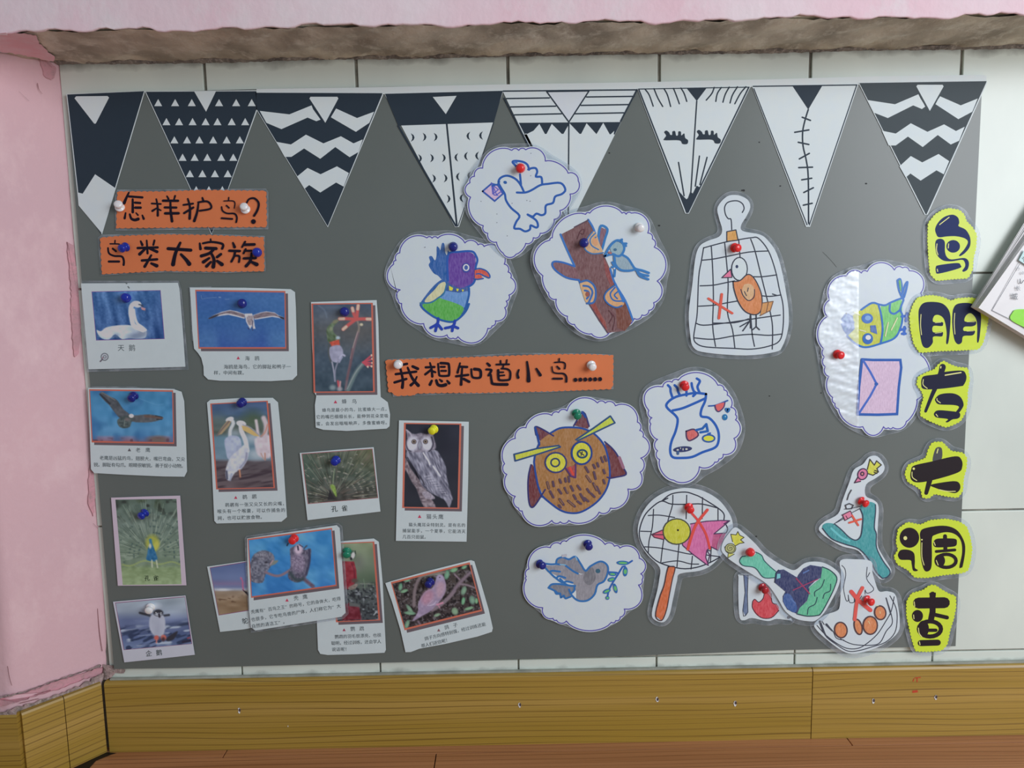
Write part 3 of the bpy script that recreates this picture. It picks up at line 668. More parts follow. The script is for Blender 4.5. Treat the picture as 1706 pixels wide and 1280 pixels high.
strokes(s, 'T3', '34:180 255 325 225|34:165 372 455 336|30>42:230 290 265 450 258 562|34:148 490 315 440|28>46:335 280 400 430 485 532|36>40:405 262 478 295|22>40:465 408 430 480 380 528|32:592 275 715 270|24>34:652 212 675 300 685 405|32:675 305 585 375|28:690 330 728 345|26>36:768 225 780 360 800 395 900 395 925 370 920 240 890 220 805 215|28:805 268 862 268|28:812 325 880 325|30>38:678 465 652 520|34>46:742 460 765 520 820 536 875 522|20>34:790 448 820 472|24>38:897 465 925 500|22>32:1080 215 1060 290 1045 350|32:1070 265 1180 270|32:1025 402 1195 382|24>36:1110 290 1100 420 1095 520|34:1130 438 1210 480|24>40:1240 300 1250 400 1290 425 1365 418 1375 350 1355 310 1285 300|30>36:1468 220 1500 250|30:1455 305 1525 315 1485 390|26>40:1518 380 1530 470 1560 512 1750 518|22:1655 182 1658 235|26:1598 235 1775 232')
strokes(s, 'T4', '20:36 180 38 225|20:125 170 118 225|20:78 240 68 285|24>32:50 292 130 300 172 340 170 430 140 455 30 458 6 425 2 315|22:10 345 75 345|22:10 395 90 388|22>38:295 310 275 370 285 420|24>52:412 195 430 340 434 465|26>40:545 295 600 385|18:870 150 868 190|20:805 205 900 200 945 215 955 250 947 295|22>28:838 262 872 296|16>28:765 265 780 340 840 360 930 365 970 410 970 480|28:782 436 908 436')
s._add([ellipse(x, y, 27, 30) for x, y in ((1100, 453), (1170, 450), (1240, 448), (1310, 447), (1380, 445), (1450, 443))], mat(INK, 'ink'), 'T4'); s.done()
# ------------------------------------------------------------------ bird photo cards
BG = 'bird photo cards pinned to the board'; CAP = (70, 78, 82)
def card(crop, outline, label, h, center, film=None, col=CARD, tilt=(0, 0)):
    s = Sheet('photo_card', crop, h, center, label, 'photo card', BG, tilt)
    if film: s.solid('film', film, FILM, .00015)
    s.solid('paper', outline, col, .0003); return s
def frame(s, quad, w=16, col=(180, 98, 82), crop=None):
    """printed orange frame with its printed grey shadow"""
    s.part('printed_frame'); q = P(quad); k = CROPS[crop or s.crop][2]
    o = offset(q, w); sh = [(x+4.2*k, y+4.2*k) for x, y in o]
    s.f([((a[0]*.96+sh[2][0]*.04), a[1]) if i == 0 else a for i, a in enumerate(sh)], (96, 86, 92), crop=crop); s.f(o, col, crop=crop)
def mark(s, x, y, r, col=(178, 62, 88)): s.f([(x-r, y+r*.8), (x+r, y+r*.8), (x, y-r)], col)

s = card('P1', '35 88 600 84 1182 80 1200 150 1205 200 1240 640 1270 1075 700 1092 125 1105 80 600', 'swan photo card, topmost at the left edge of the board', .0078, (650, 590), '40 58 1190 58 1222 160 1310 1108 110 1135 60 600')
s.part('printed_frame'); s.f('160 184 978 168 1026 746 214 764', (124, 74, 140))
def paint(c):
    c.vert((170, (66, 112, 168)), (760, (50, 88, 146))); c.noise(60, 26, 1, 75, 3); c.noise(18, 10, 2); c.mix(np.clip((c.X-830)/150, 0, 1)*.35, (38, 70, 130)); c.noise(30, 14, 4, 80, 5)
    c.line('230 700 300 690 450 720 500 745', 30, (60, 90, 130), 20, .6)
    c.poly('222 640 270 655 330 612 430 590 560 580 645 590 720 620 800 650 812 690 790 735 700 742 600 735 520 748 440 690 370 748 290 742 240 695', (196, 214, 222), nz=12, sc=40)
    c.ell(700, 705, 110, 45, (112, 130, 158), -10, .6, .9); c.ell(760, 670, 50, 35, (130, 142, 162), 0, .6, .8); c.ell(640, 640, 60, 30, (160, 176, 196), 10, .8, .7); c.ell(460, 700, 30, 25, (120, 140, 165), 0, .8, .7)
    c.line('715 330 670 325 632 360 625 430 635 500 655 580 700 610 770 640', 54, (212, 224, 226), 5); c.line('660 400 672 480 700 560 760 605 800 640', 30, (212, 224, 226), 5)
    c.ell(700, 335, 52, 38, (214, 226, 228), 15); c.line('722 338 748 345 770 358', 16, (60, 70, 92), 5); c.poly('742 366 800 382 792 410 755 398', (190, 140, 146)); c.line('770 405 800 408', 6, (120, 90, 100), 3)
    c.line('250 715 330 740 420 725', 14, (150, 176, 196), 10, .6)
s.grid('photo_print', '166 190 973 173 1020 742 218 758', paint)
s.part('caption').text('天鹅', 468, 882, 598, 882, 82, CAP); s.part('magnifier_mark'); s.e(315, 958, 47, 47, (104, 110, 116)); s.e(315, 958, 36, 36, (168, 176, 182)); s.ring(316, 958, 17, 15, 9, (110, 118, 126)); s.l('290 985 264 1012', 17, (104, 100, 108)); s.e(292, 968, 6, 6, (150, 70, 90)); s.part('smudge'); s.l('570 85 578 90;592 125 606 142', 12, (96, 104, 104)); s.done()

s = card('P2', '45 65 700 68 1240 85 1290 120 1300 300 1312 800 1315 1105 1260 1160 1000 1175 400 1170 260 1155 210 1105 205 1000 180 900 140 840 95 790 75 600 60 300', 'seagull photo card, right of the swan card', .0078, (680, 620), '38 60 300 54 300 80 70 80 88 700 70 690')
q = '120 110 1165 125 1175 772 158 772'; frame(s, q, 22)
def paint(c):
    c.vert((110, (50, 92, 160)), (450, (48, 96, 158)), (780, (48, 84, 158))); c.blot(260, (72, 122, 172), .4, 1, 3); c.noise(25, 5, 2); c.ell(650, 640, 140, 120, (66, 112, 166), 0, .9, .5)
    c.poly('268 432 330 392 420 355 520 332 600 348 690 378 705 400 690 434 600 410 500 388 420 398 350 412 290 436', (206, 208, 214), smooth=False)
    c.poly('268 432 330 396 420 364 520 342 600 358 690 386 690 420 600 396 500 374 420 384 350 408 290 436', (118, 104, 112), 6, 14, 20); c.poly('265 430 330 396 385 384 370 405 290 436', (52, 52, 66))
    c.poly('795 392 880 362 950 348 1050 362 1100 398 1162 420 1158 446 1095 424 1020 412 900 432 812 446', (206, 208, 214), smooth=False); c.poly('800 398 880 370 950 356 1050 370 1100 404 1160 424 1158 440 1090 414 1020 402 900 420 806 434', (118, 104, 112), 6, 14, 20); c.poly('1095 402 1162 420 1160 448 1120 430', (48, 46, 60))
    c.poly('695 376 782 374 800 430 812 520 822 552 790 555 778 520 760 556 735 515 712 470', (214, 216, 222), smooth=False); c.poly('715 412 785 395 795 450 790 505 765 515 735 500', (150, 140, 146), 12, 20, 15)
    c.line('790 460 788 572', 9, (52, 60, 96)); c.line('735 545 745 560', 12, (52, 60, 100)); c.line('180 160 190 200 250 190 360 182', 5, (118, 150, 190), 4, .7); c.line('390 180 410 182', 9, (150, 176, 205), 4, .8); c.line('465 205 510 203', 5, (130, 158, 196), 4, .8)
s.grid('photo_print', q, paint); s.part('caption_marker'); mark(s, 618, 900, 20)
s.part('caption').text('海鸥', 697, 926, 812, 926, 58, CAP).text('海鸥是海鸟，它的脚趾和鸭子一', 445, 1026, 1188, 1024, 56, CAP).text('样，中间有蹼。', 328, 1095, 665, 1095, 54, CAP).done()

s = card('F', '122 398 500 400 780 408 840 428 860 500 874 800 882 1040 862 1080 700 1078 400 1065 170 1052 145 1022 135 700', 'eagle photo card, on the left below the swan card', .0078, (500, 740), '150 388 500 390 500 396 790 404 790 420 140 404')
q = '138 420 768 428 776 816 158 805'; frame(s, q, 14)
def paint(c):
    c.vert((420, (62, 128, 172)), (600, (66, 136, 184)), (760, (78, 138, 182)), (775, (120, 124, 158)), (815, (138, 92, 104))); c.blot(90, (46, 104, 158), .5, .95, 4); c.noise(40, 10, 2)
    c.ell(660, 795, 75, 28, (110, 96, 92), 0, .4); c.blot(25, (96, 70, 84), .6, .8, 9, mask=np.clip((c.Y-775)/20, 0, 1))
    c.poly('213 448 225 432 250 438 290 465 345 492 392 560 440 600 442 645 372 632 330 590 285 530 245 492', (78, 84, 90), 4, 14, 18); c.line('216 448 250 480 290 520', 12, (48, 48, 56), 5); c.line('232 434 280 462 330 492', 6, (120, 118, 116), 4)
    c.poly('452 612 500 608 600 602 690 622 692 635 640 655 560 664 460 656', (84, 88, 92), 4, 14, 18); c.line('560 615 640 622 690 630', 12, (108, 78, 66), 8); c.line('640 612 690 622', 6, (40, 42, 50)); c.line('650 640 690 640', 6, (40, 42, 50))
    c.poly('348 645 400 615 470 625 455 665 440 700 392 708 358 690', (74, 88, 88), 4, 16, 12); c.ell(455, 613, 19, 15, (214, 208, 204)); c.line('405 645 400 690', 6, (120, 134, 128), 4); c.ell(425, 640, 20, 12, (110, 104, 104), 0, .6)
    c.line('520 480 640 525 700 522', 4, (96, 160, 200), 5, .6)
s.grid('photo_print', q, paint); s.part('caption_marker'); mark(s, 440, 874, 13, (90, 88, 92))
s.part('caption').text('老鹰', 488, 889, 563, 889, 38, CAP).text('老鹰是凶猛的鸟，翅膀大，嘴巴弯曲，又尖', 210, 948, 832, 958, 35, CAP).text('锐。脚趾有勾爪。眼睛很敏锐。善于捉小动物。', 165, 1000, 838, 1010, 35, CAP).done()

s = card('F1', '344.8 671 350.2 666.4 400 663.4 454.4 663 463.1 670.7 470 740 478 862 469 869.5 361 872.5 357 868 352 760', 'pelican photo card, between the eagle and the white-owl cards', .0078, (410, 768), None)
q = '352.8 674 443.8 669.5 455.6 812 362.5 814'; frame(s, q, 3)
def paint(c):
    c.vert((520, (66, 90, 128)), (600, (70, 98, 128)), (650, (86, 104, 104)), (740, (80, 92, 84)), (780, (92, 128, 146)), (940, (104, 132, 150)), (965, (92, 86, 92)), (1170, (98, 86, 90))); c.noise(30, 10, 2, 0, 3)
    c.ell(1390, 640, 70, 60, (72, 92, 66), 0, .7, .8); c.ell(1120, 650, 50, 50, (92, 112, 112), 0, .8, .6); c.mix(np.clip((c.Y-955)/30, 0, 1)*np.clip((vn(c.X, c.Y, 14, 6, -10, 5)-.4)*2, 0, 1), (66, 56, 64)); c.ell(1420, 910, 70, 40, (170, 184, 192), 0, .6, .8); c.ell(1385, 780, 60, 40, (176, 186, 194), 0, .7, .7); c.ell(1250, 745, 45, 25, (150, 168, 180), 0, .7, .7)
    c.poly('1400 795 1450 778 1520 765 1528 920 1470 935 1420 905', (196, 184, 192), 8, 12, 20); c.line('1412 650 1420 700 1430 780', 22, (196, 186, 190), 6); c.line('1470 630 1490 690 1480 770', 36, (190, 178, 184), 8); c.line('1500 680 1480 740 1450 770', 10, (190, 130, 110), 6); c.line('1480 900 1482 950;'.strip(';'), 10, (180, 130, 110)); c.line('1450 900 1470 945', 8, (180, 150, 140))
    c.line('1220 640 1238 670 1215 720 1212 770', 26, (190, 198, 210), 5); c.poly('1170 800 1215 765 1280 775 1300 830 1290 880 1240 950 1195 940 1180 880', (160, 172, 196), 5, 14, 20); c.ell(1210, 640, 32, 18, (196, 204, 214), -20)
    c.poly('1108 765 1150 700 1190 650 1222 655 1205 690 1150 752', (160, 140, 108), smooth=False); c.line('1112 764 1160 705 1205 655', 10, (110, 98, 96), 4)
    c.line('1295 680 1300 730 1330 800 1345 880', 34, (204, 208, 218), 5); c.poly('1330 830 1355 880 1345 950 1300 1020 1250 1050 1210 1108 1182 1090 1180 1020 1215 930 1270 880', (186, 192, 206), 5, 14, 20); c.ell(1298, 672, 38, 22, (208, 212, 220), 10); c.line('1185 1040 1190 1095', 14, (66, 70, 92), 6); c.line('1225 1060 1212 1105', 14, (150, 160, 180), 6); c.line('1340 900 1330 960 1290 1010', 10, (120, 124, 150), 8)
    c.poly('1300 688 1345 690 1442 770 1400 768 1310 722', (196, 168, 104), smooth=False); c.line('1310 682 1370 705 1440 765', 9, (150, 150, 160), 4)
    c.line('1285 1030 1292 1090', 12, (190, 130, 100), 4); c.line('1275 1035 1278 1085', 8, (90, 70, 70), 4); c.line('1290 1095 1400 1075 1530 1040', 16, (58, 48, 58), 8)
s.grid('photo_print', conv(q, 'F1', 'F'), paint, crop='F'); s.crop = 'G'
s.part('caption_marker'); mark(s, 1051, 117, 11)
s.part('caption').text('鹈鹕', 1095, 127, 1158, 124, 34, CAP).text('鹈鹕有一张又尖又长的尖嘴，', 980, 178, 1362, 168, 30, CAP).text('喉头有一个喉囊，可以作捕鱼的', 928, 221, 1352, 212, 30, CAP).text('网，也可以贮放食物。', 930, 266, 1215, 258, 30, CAP).done()

s = card('I', '195 120 500 110 755 103 770 300 780 700 790 930 850 975 870 1080 865 1180 840 1200 500 1220 300 1210 235 1190 228 1000 240 920 225 895 205 500', 'hummingbird photo card left of the long orange title', .0078, (530, 660))
q = '213 142 708 136 725 880 232 884'; frame(s, q, 18)
def paint(c):
    c.vert((140, (72, 88, 108)), (350, (84, 90, 94)), (600, (62, 80, 96)), (885, (56, 76, 90))); c.noise(90, 12, 2); c.noise(25, 6, 3); c.ell(600, 380, 140, 120, (96, 92, 88), 0, 1, .5)
    c.line('260 150 310 190 330 250', 8, (104, 120, 138), 8, .8)
    c.poly('330 345 370 300 425 280 415 300 385 335 390 380 430 420 440 445 350 470 330 400', (92, 112, 84), 5, 26, 18, 60, 2); c.ell(405, 285, 30, 14, (120, 122, 96), -25, .4); c.ell(365, 350, 12, 16, (130, 140, 110), 0, .5)
    c.poly('353 462 435 438 442 490 372 500', (196, 82, 64), 5, 14, 15, smooth=False); c.ell(425, 425, 18, 14, (160, 180, 190), 0, .4)
    c.poly('358 505 440 488 470 556 430 632 372 622 350 560', (150, 152, 176), 5, 12, 20); c.line('350 480 345 560 365 630', 12, (78, 84, 84), 6); c.line('440 600 462 570 482 578', 16, (170, 172, 196), 5); c.line('436 632 460 590', 14, (150, 154, 180), 5)
    c.line('375 632 388 700 400 795', 12, (150, 152, 170), 4); c.line('425 630 402 700 400 790', 12, (128, 132, 152), 4)
    c.line('600 370 570 480 540 600 510 740 490 868', 20, (116, 98, 106), 6); c.line('595 370 560 480 530 600', 6, (170, 150, 146), 4); c.line('545 520 535 640 500 780', 14, (104, 70, 78), 8, .7); c.line('590 280 605 330 600 370', 16, (130, 122, 112), 5); c.ell(625, 312, 14, 12, (196, 186, 156), 0, .4)
    for p_ in ('580 265 560 220 548 172', '585 262 590 210 598 150', '590 266 640 264 706 266', '575 270 520 310 470 352', '570 268 510 262 440 262'):
        a, b_, d = P(p_); c.line([a, b_, d], 28, (190, 84, 82), 5); c.line([((b_[0]+d[0])/2, (b_[1]+d[1])/2), d], 24, (212, 176, 154), 5)
    c.line('640 645 580 720 510 872', 34, (96, 118, 120), 8); c.line('630 650 570 730 505 860', 8, (140, 150, 150), 4)
    for x, y in ((712, 575), (718, 605), (718, 640), (712, 668), (680, 672)): c.line([(640, 635), (x, y)], 15, (188, 72, 88), 4); c.ell(x, y, 9, 9, (214, 180, 160))
    c.ell(380, 850, 26, 22, (120, 140, 146), 0, .5); c.line('425 795 435 860', 16, (196, 74, 84), 5); c.line('445 800 440 865', 14, (200, 150, 150), 6); c.ell(440, 862, 22, 18, (150, 150, 156), 0, .5)
s.grid('photo_print', q, paint); s.part('caption_marker'); mark(s, 404, 972, 15)
s.part('caption').text('蜂鸟', 457, 984, 543, 984, 44, CAP).text('蜂鸟是最小的鸟，比蜜蜂大一点，', 290, 1056, 826, 1046, 36, CAP).text('它的嘴巴细细长长，能伸到花朵里吸', 240, 1114, 820, 1104, 36, CAP).text('蜜，会发出嗡嗡响声，多像蜜蜂呀。', 240, 1172, 830, 1162, 36, CAP).done()

s = card('J', '103 400 430 372 760 348 820 920 500 958 172 997', 'landscape peacock photo card with spread tail, below the hummingbird card', .0078, (460, 670))
s.part('printed_frame'); s.f('118 405 750 360 800 800 174 854', (150, 100, 104))
def paint(c):
    c.vert((350, (86, 96, 82)), (600, (74, 88, 78)), (850, (64, 62, 60))); c.noise(40, 16, 2)
    c.mix(np.clip((c.X-480)/300, 0, 1)*np.clip((620-c.Y)/200, 0, 1)*.6, (104, 104, 66)); c.mix(np.clip((300-c.X)/150, 0, 1)*.3, (60, 96, 84))
    R_ = np.random.RandomState(4)
    for k in range(340):
        a = math.radians(R_.uniform(-203, 25)); r0 = R_.uniform(50, 480); r1 = r0+R_.uniform(30, 150)
        c.line([(405+r0*math.cos(a), 800+r0*math.sin(a)*.95), (405+r1*math.cos(a), 800+r1*math.sin(a)*.95)], R_.uniform(2, 4.5), [(150, 156, 138), (52, 56, 50), (128, 130, 104), (120, 104, 96)][k % 4], 3, .75)
    for k in range(110):
        a = math.radians(R_.uniform(-205, 25)); r = R_.choice([150, 200, 250, 300, 350, 400, 450]); x, y = 405+r*math.cos(a)*1.05, 800+r*math.sin(a)*.95
        c.ell(x, y, 8, 6, (170, 168, 150), 0, .5, .8); c.ell(x, y+3, 4, 4, (60, 66, 74), 0, .5, .9)
    c.poly('370 720 408 800 440 812 350 815', (44, 44, 48)); c.poly('375 688 400 680 420 705 432 780 420 782 390 730', (132, 164, 78), 5, 12, 12); c.line('412 540 405 600 395 680', 4, (150, 170, 130), 4)
s.grid('photo_print', '125 411 745 366 795 796 180 848', paint); s.part('caption').text('孔雀', 384, 920, 474, 914, 58, (78, 88, 86), bold=1).done()

s = card('J', '985 110 1605 122 1600 600 1585 1188 957 1180 970 600', 'white-faced owl photo card on a black background', .0078, (1280, 650))
q = '1045 142 1522 148 1504 886 1030 878'; frame(s, q, 20, (182, 102, 84))
def paint(c):
    c.vert((140, (38, 42, 56)), (890, (36, 42, 52))); c.noise(120, 5, 2)
    c.poly('1034 445 1060 470 1085 530 1150 620 1200 680 1250 770 1312 886 1212 888 1140 720 1100 660 1050 560 1034 560', (122, 112, 120), 5, 34, 14); c.poly('1190 750 1240 740 1300 790 1290 810 1220 800', (150, 144, 158), 5, 20, 12)
    c.poly('1050 392 1100 350 1300 370 1350 420 1400 520 1410 620 1440 740 1462 800 1452 830 1432 884 1405 840 1380 810 1280 760 1190 690 1150 590 1080 480 1055 450', (122, 124, 142), 5, 0)
    m_ = c.pmask('1050 392 1100 350 1300 370 1350 420 1400 520 1410 620 1440 740 1462 800 1432 884 1380 810 1280 760 1190 690 1080 480'); c.noise(9, 42, 3, 68, 4, m_); c.noise(22, 24, 8, 60, 3, m_)
    c.poly('1050 190 1110 232 1180 222 1245 232 1290 175 1290 250 1310 320 1300 370 1180 392 1060 385 1040 320 1058 255', (128, 124, 140), 5, 20, 14); c.noise(8, 18, 4, 90, 3, c.pmask('1100 220 1250 220 1230 280 1120 280'))
    c.ell(1105, 318, 52, 66, (188, 190, 204), 12, .25); c.ell(1232, 318, 50, 64, (188, 190, 204), -12, .25); c.line('1055 270 1048 320 1065 370 1090 385', 9, (44, 44, 60), 5); c.line('1275 260 1288 320 1272 365 1250 385', 11, (44, 44, 60), 5)
    for x, y in ((1118, 300), (1220, 299)): c.ell(x, y, 22, 21, (52, 46, 56), 0, .2); c.ell(x, y, 15, 15, (158, 140, 118), 0, .2); c.ell(x, y, 8, 9, (24, 24, 34), 0, .3)
    c.line('1170 310 1168 360', 14, (140, 146, 160), 4); c.line('1160 300 1150 340 1168 368 1190 340 1180 300', 5, (98, 98, 116), 4); c.line('1050 195 1085 225 1100 265', 9, (180, 176, 190), 6)
    c.line('1200 400 1240 460 1260 500', 13, (206, 208, 220), 5); c.line('1290 520 1320 560 1352 605', 13, (196, 200, 212), 5); c.line('1060 440 1110 520 1190 640 1210 680', 7, (34, 34, 46), 5)
    for k in range(9): c.line([(1210+k*22, 610+k*20), (1260+k*20, 600+k*22)], 5, (196, 196, 208), 4, .7)
    c.poly('1405 820 1452 810 1430 886 1415 860', (130, 130, 146))
s.grid('photo_print', q, paint); s.part('caption_marker'); mark(s, 1168, 964, 16)
s.part('caption').text('猫头鹰', 1226, 982, 1333, 984, 48, CAP).text('猫头鹰耳朵特别灵。是有名的', 1070, 1050, 1538, 1055, 37, CAP).text('捕鼠能手，一个夏季，它能消灭', 1015, 1103, 1540, 1110, 37, CAP).text('几百只田鼠。', 1015, 1158, 1210, 1160, 37, CAP).done()

s = card('G', '220 118 450 110 680 104 700 400 722 702 500 704 265 705 245 450', 'portrait peacock photo card at the left, above the penguin card', .0078, (470, 400), None, mat((184, 172, 184), 'gloss'))
def paint(c):
    c.vert((130, (84, 104, 92)), (300, (106, 126, 116)), (560, (112, 134, 112)), (590, (128, 152, 108)), (700, (142, 166, 122))); c.noise(30, 10, 2); up = np.clip((575-c.Y)/20, 0, 1)
    c.blot(26, (52, 62, 56), .55, .85, 4, mask=np.clip((300-c.Y)/120, 0, 1)); c.blot(40, (62, 76, 50), .5, .8, 6, mask=np.clip((230-c.Y)/80, 0, 1)*np.clip(1-abs(c.X-470)/110, 0, 1))
    R_ = np.random.RandomState(8)
    for k in range(260):
        a = math.radians(R_.uniform(-192, 12)); r0 = R_.uniform(50, 330); r1 = r0+R_.uniform(20, 110)
        c.line([(492+r0*math.cos(a), 500+r0*math.sin(a)*.98), (492+r1*math.cos(a), 500+r1*math.sin(a)*.98)], R_.uniform(1.5, 4), [(160, 178, 160), (70, 88, 78), (140, 160, 140)][k % 3], 3, .7*1.)
    for k in range(90):
        a = math.radians(R_.uniform(-195, 15)); r = R_.choice([90, 120, 150, 190, 230, 280]); c.ell(492+r*math.cos(a), 500+r*math.sin(a), 7, 6, (84, 108, 88), 0, .5, .8); c.ell(492+r*math.cos(a), 500+r*math.sin(a), 3, 3, (60, 80, 110), 0, .5, .8)
    for k in range(26): c.ell(300+k*15, 545+12*math.sin(k*.5)+abs(k-13)*1.5, 9, 6, (150, 170, 100), 0, .5, .7)
    c.ell(495, 420, 44, 52, (160, 168, 70), 0, .3); c.ell(520, 440, 18, 34, (184, 186, 80), 20, .4); c.line('482 400 490 450 488 500', 18, (52, 118, 160), 5); c.poly('470 445 495 432 512 470 528 536 458 534 462 490', (40, 106, 152), 4, 16, 14); c.ell(480, 440, 9, 16, (190, 196, 180), 0, .4)
    c.line('492 536 494 580', 9, (186, 196, 170), 4); c.line('522 536 530 582', 9, (186, 196, 170), 4); c.noise(9, 8, 9, 0, 2, 1-up)
s.grid('photo_print', '249 131 656 126 690 695 298 700', paint); s.part('caption').text('孔雀', 441, 668, 500, 668, 38, (48, 66, 52), bold=.8).done()

s = card('G', '233 812 480 790 716 770 746 970 778 1165 540 1192 308 1216 270 1010', 'penguin photo card in the bottom left corner of the board', .0078, (505, 990), None, mat((180, 184, 194), 'gloss'))
s.part('printed_frame'); s.f('247 818 713 777 760 1093 304 1134', (128, 78, 112))
def paint(c):
    c.vert((780, (150, 166, 176)), (880, (146, 162, 180)), (930, (106, 122, 160)), (1000, (86, 102, 142)), (1060, (84, 104, 146)), (1130, (112, 132, 168))); c.noise(36, 16, 2, -8, 4)
    c.mix(np.clip(1-abs(c.Y-(1010-.12*(c.X-300)))/40, 0, 1)*np.clip(vn(c.X, c.Y, 22, 5, -12, 4)*1.8-.5, 0, 1), (44, 58, 84)); c.blot(16, (160, 176, 196), .62, .85, 8, -6, 4, np.clip((c.Y-930)/40, 0, 1)); c.blot(14, (44, 60, 92), .6, .8, 12, -20, 3, np.clip((c.Y-960)/40, 0, 1))
    c.ell(500, 845, 45, 20, (182, 192, 202), -10, .6); c.poly('585 1060 620 1030 665 1008 640 1060 600 1075', (48, 50, 62), 4); c.line('700 1080 750 1070', 18, (40, 42, 66), 5); c.line('730 1055 745 1050', 8, (150, 60, 70))
    c.line('482 905 450 896 412 886', 15, (56, 62, 72), 4); c.line('568 905 606 900', 14, (56, 62, 72), 4); c.poly('485 905 530 895 570 905 582 960 570 1030 540 1042 500 1030 474 975', (174, 182, 198), 5, 6, 30); c.ell(530, 985, 30, 50, (150, 158, 178), 0, .9, .6)
    c.ell(535, 886, 33, 23, (48, 52, 62), 0, .2); c.ell(536, 896, 24, 10, (168, 176, 188), 0, .3); c.line('540 895 543 912', 13, (44, 42, 54), 4); c.ell(520, 884, 4, 4, (190, 196, 204)); c.ell(553, 884, 4, 4, (190, 196, 204))
    c.ell(523, 1052, 16, 16, (196, 96, 84), 0, .3); c.ell(570, 1050, 18, 18, (200, 104, 88), 20, .3); c.line('525 1065 522 1085', 8, (200, 120, 110), 3); c.ell(568, 1062, 12, 14, (74, 52, 60), 0, .5)
s.grid('photo_print', '251 822 711 781 756 1091 307 1131', paint); s.part('caption').text('企鹅', 452, 1174, 520, 1168, 42, (84, 100, 98), bold=.6).done()

s = card('H', '80 450 440 398 620 372 660 960 400 1008 195 1030 140 750', 'ostrich photo card half hidden under the left side of the vulture card', .0074, (300, 700))
s.part('printed_frame'); s.f('103 458 560 384 580 820 183 884', (126, 76, 110))
def paint(c):
    c.vert((390, (84, 104, 150)), (560, (98, 116, 158)), (600, (120, 112, 150)), (630, (104, 116, 156)), (652, (150, 160, 176)), (672, (146, 130, 112)), (760, (134, 112, 86)), (885, (142, 120, 94))); c.noise(26, 12, 2, 3, 4, np.clip((c.Y-660)/20, 0, 1)); c.noise(50, 6, 3, 0, 3)
    c.blot(14, (96, 74, 56), .62, .85, 6, 5, 2, np.clip(1-abs(c.Y-750)/60, 0, 1)); c.ell(220, 655, 60, 10, (190, 196, 204), 0, .6)
    c.ell(382, 552, 10, 9, (176, 110, 140)); c.line('382 552 396 585 396 620 404 660', 12, (178, 96, 132), 4); c.poly('394 655 420 668 470 690 470 720 440 705', (34, 34, 42))
s.grid('photo_print', '108 463 550 392 570 815 187 878', paint); s.part('caption').text('鸵鸟', 392, 958, 452, 948, 56, (84, 92, 94), bold=.6).done()

s = card('H', '1050 250 1300 222 1560 200 1605 230 1622 400 1640 600 1668 1190 1655 1215 1400 1228 1150 1235 1085 1225 1065 1190 1055 950', 'parrot photo card half hidden under the right side of the vulture card', .0074, (1350, 730))
q = '1180 250 1550 236 1602 920 1240 935'; frame(s, q, 18)
def paint(c):
    c.vert((236, (128, 144, 112)), (420, (112, 128, 108)), (560, (84, 104, 84)), (660, (74, 84, 84)), (930, (66, 74, 80))); c.noise(80, 12, 2); c.ell(1430, 420, 40, 60, (104, 108, 104), 0, .8, .6)
    lo = np.clip((c.Y-580)/60, 0, 1); c.blot(22, (120, 128, 134), .55, .85, 4, mask=lo); c.blot(15, (40, 46, 52), .5, .8, 7, mask=lo); c.line('1440 600 1560 605', 4, (150, 150, 140), 3, .8); c.line('1560 880 1585 850', 6, (190, 196, 200), 3); c.line('1470 560 1480 640', 5, (120, 150, 120), 4, .7)
    c.poly('1240 400 1385 405 1405 480 1410 550 1390 600 1340 650 1240 650', (140, 44, 56), 5, 16, 20, smooth=False); c.line('1362 420 1385 480 1392 560', 5, (96, 30, 50), 4); c.poly('1280 790 1350 770 1430 800 1452 920 1280 930', (112, 40, 54), 6, 16, 16, smooth=False); c.poly('1345 760 1440 790 1440 810 1340 800', (90, 96, 96), 6)
    c.ell(1368, 345, 30, 36, (46, 76, 66), 0, .3); c.ell(1376, 350, 17, 30, (204, 206, 200), 12, .3); c.line('1395 310 1398 335', 8, (40, 52, 50)); c.ell(1360, 380, 10, 12, (36, 36, 46), 0, .4); c.poly('1330 640 1380 610 1420 600 1400 640 1360 655', (130, 120, 112), 5, 20, 8); c.ell(1390, 575, 28, 18, (84, 70, 66), 0, .5)
s.grid('photo_print', q, paint); s.part('caption_marker'); mark(s, 1297, 1012, 14, (150, 60, 84))
s.part('caption').text('鹦鹉', 1352, 1020, 1432, 1018, 44, CAP).text('鹦鹉的羽毛很漂亮，也很', 1213, 1088, 1590, 1073, 38, CAP).text('聪明，经过训练，还会学人', 1183, 1145, 1590, 1130, 38, CAP).text('说话呢！', 1188, 1200, 1305, 1197, 38, CAP).done()

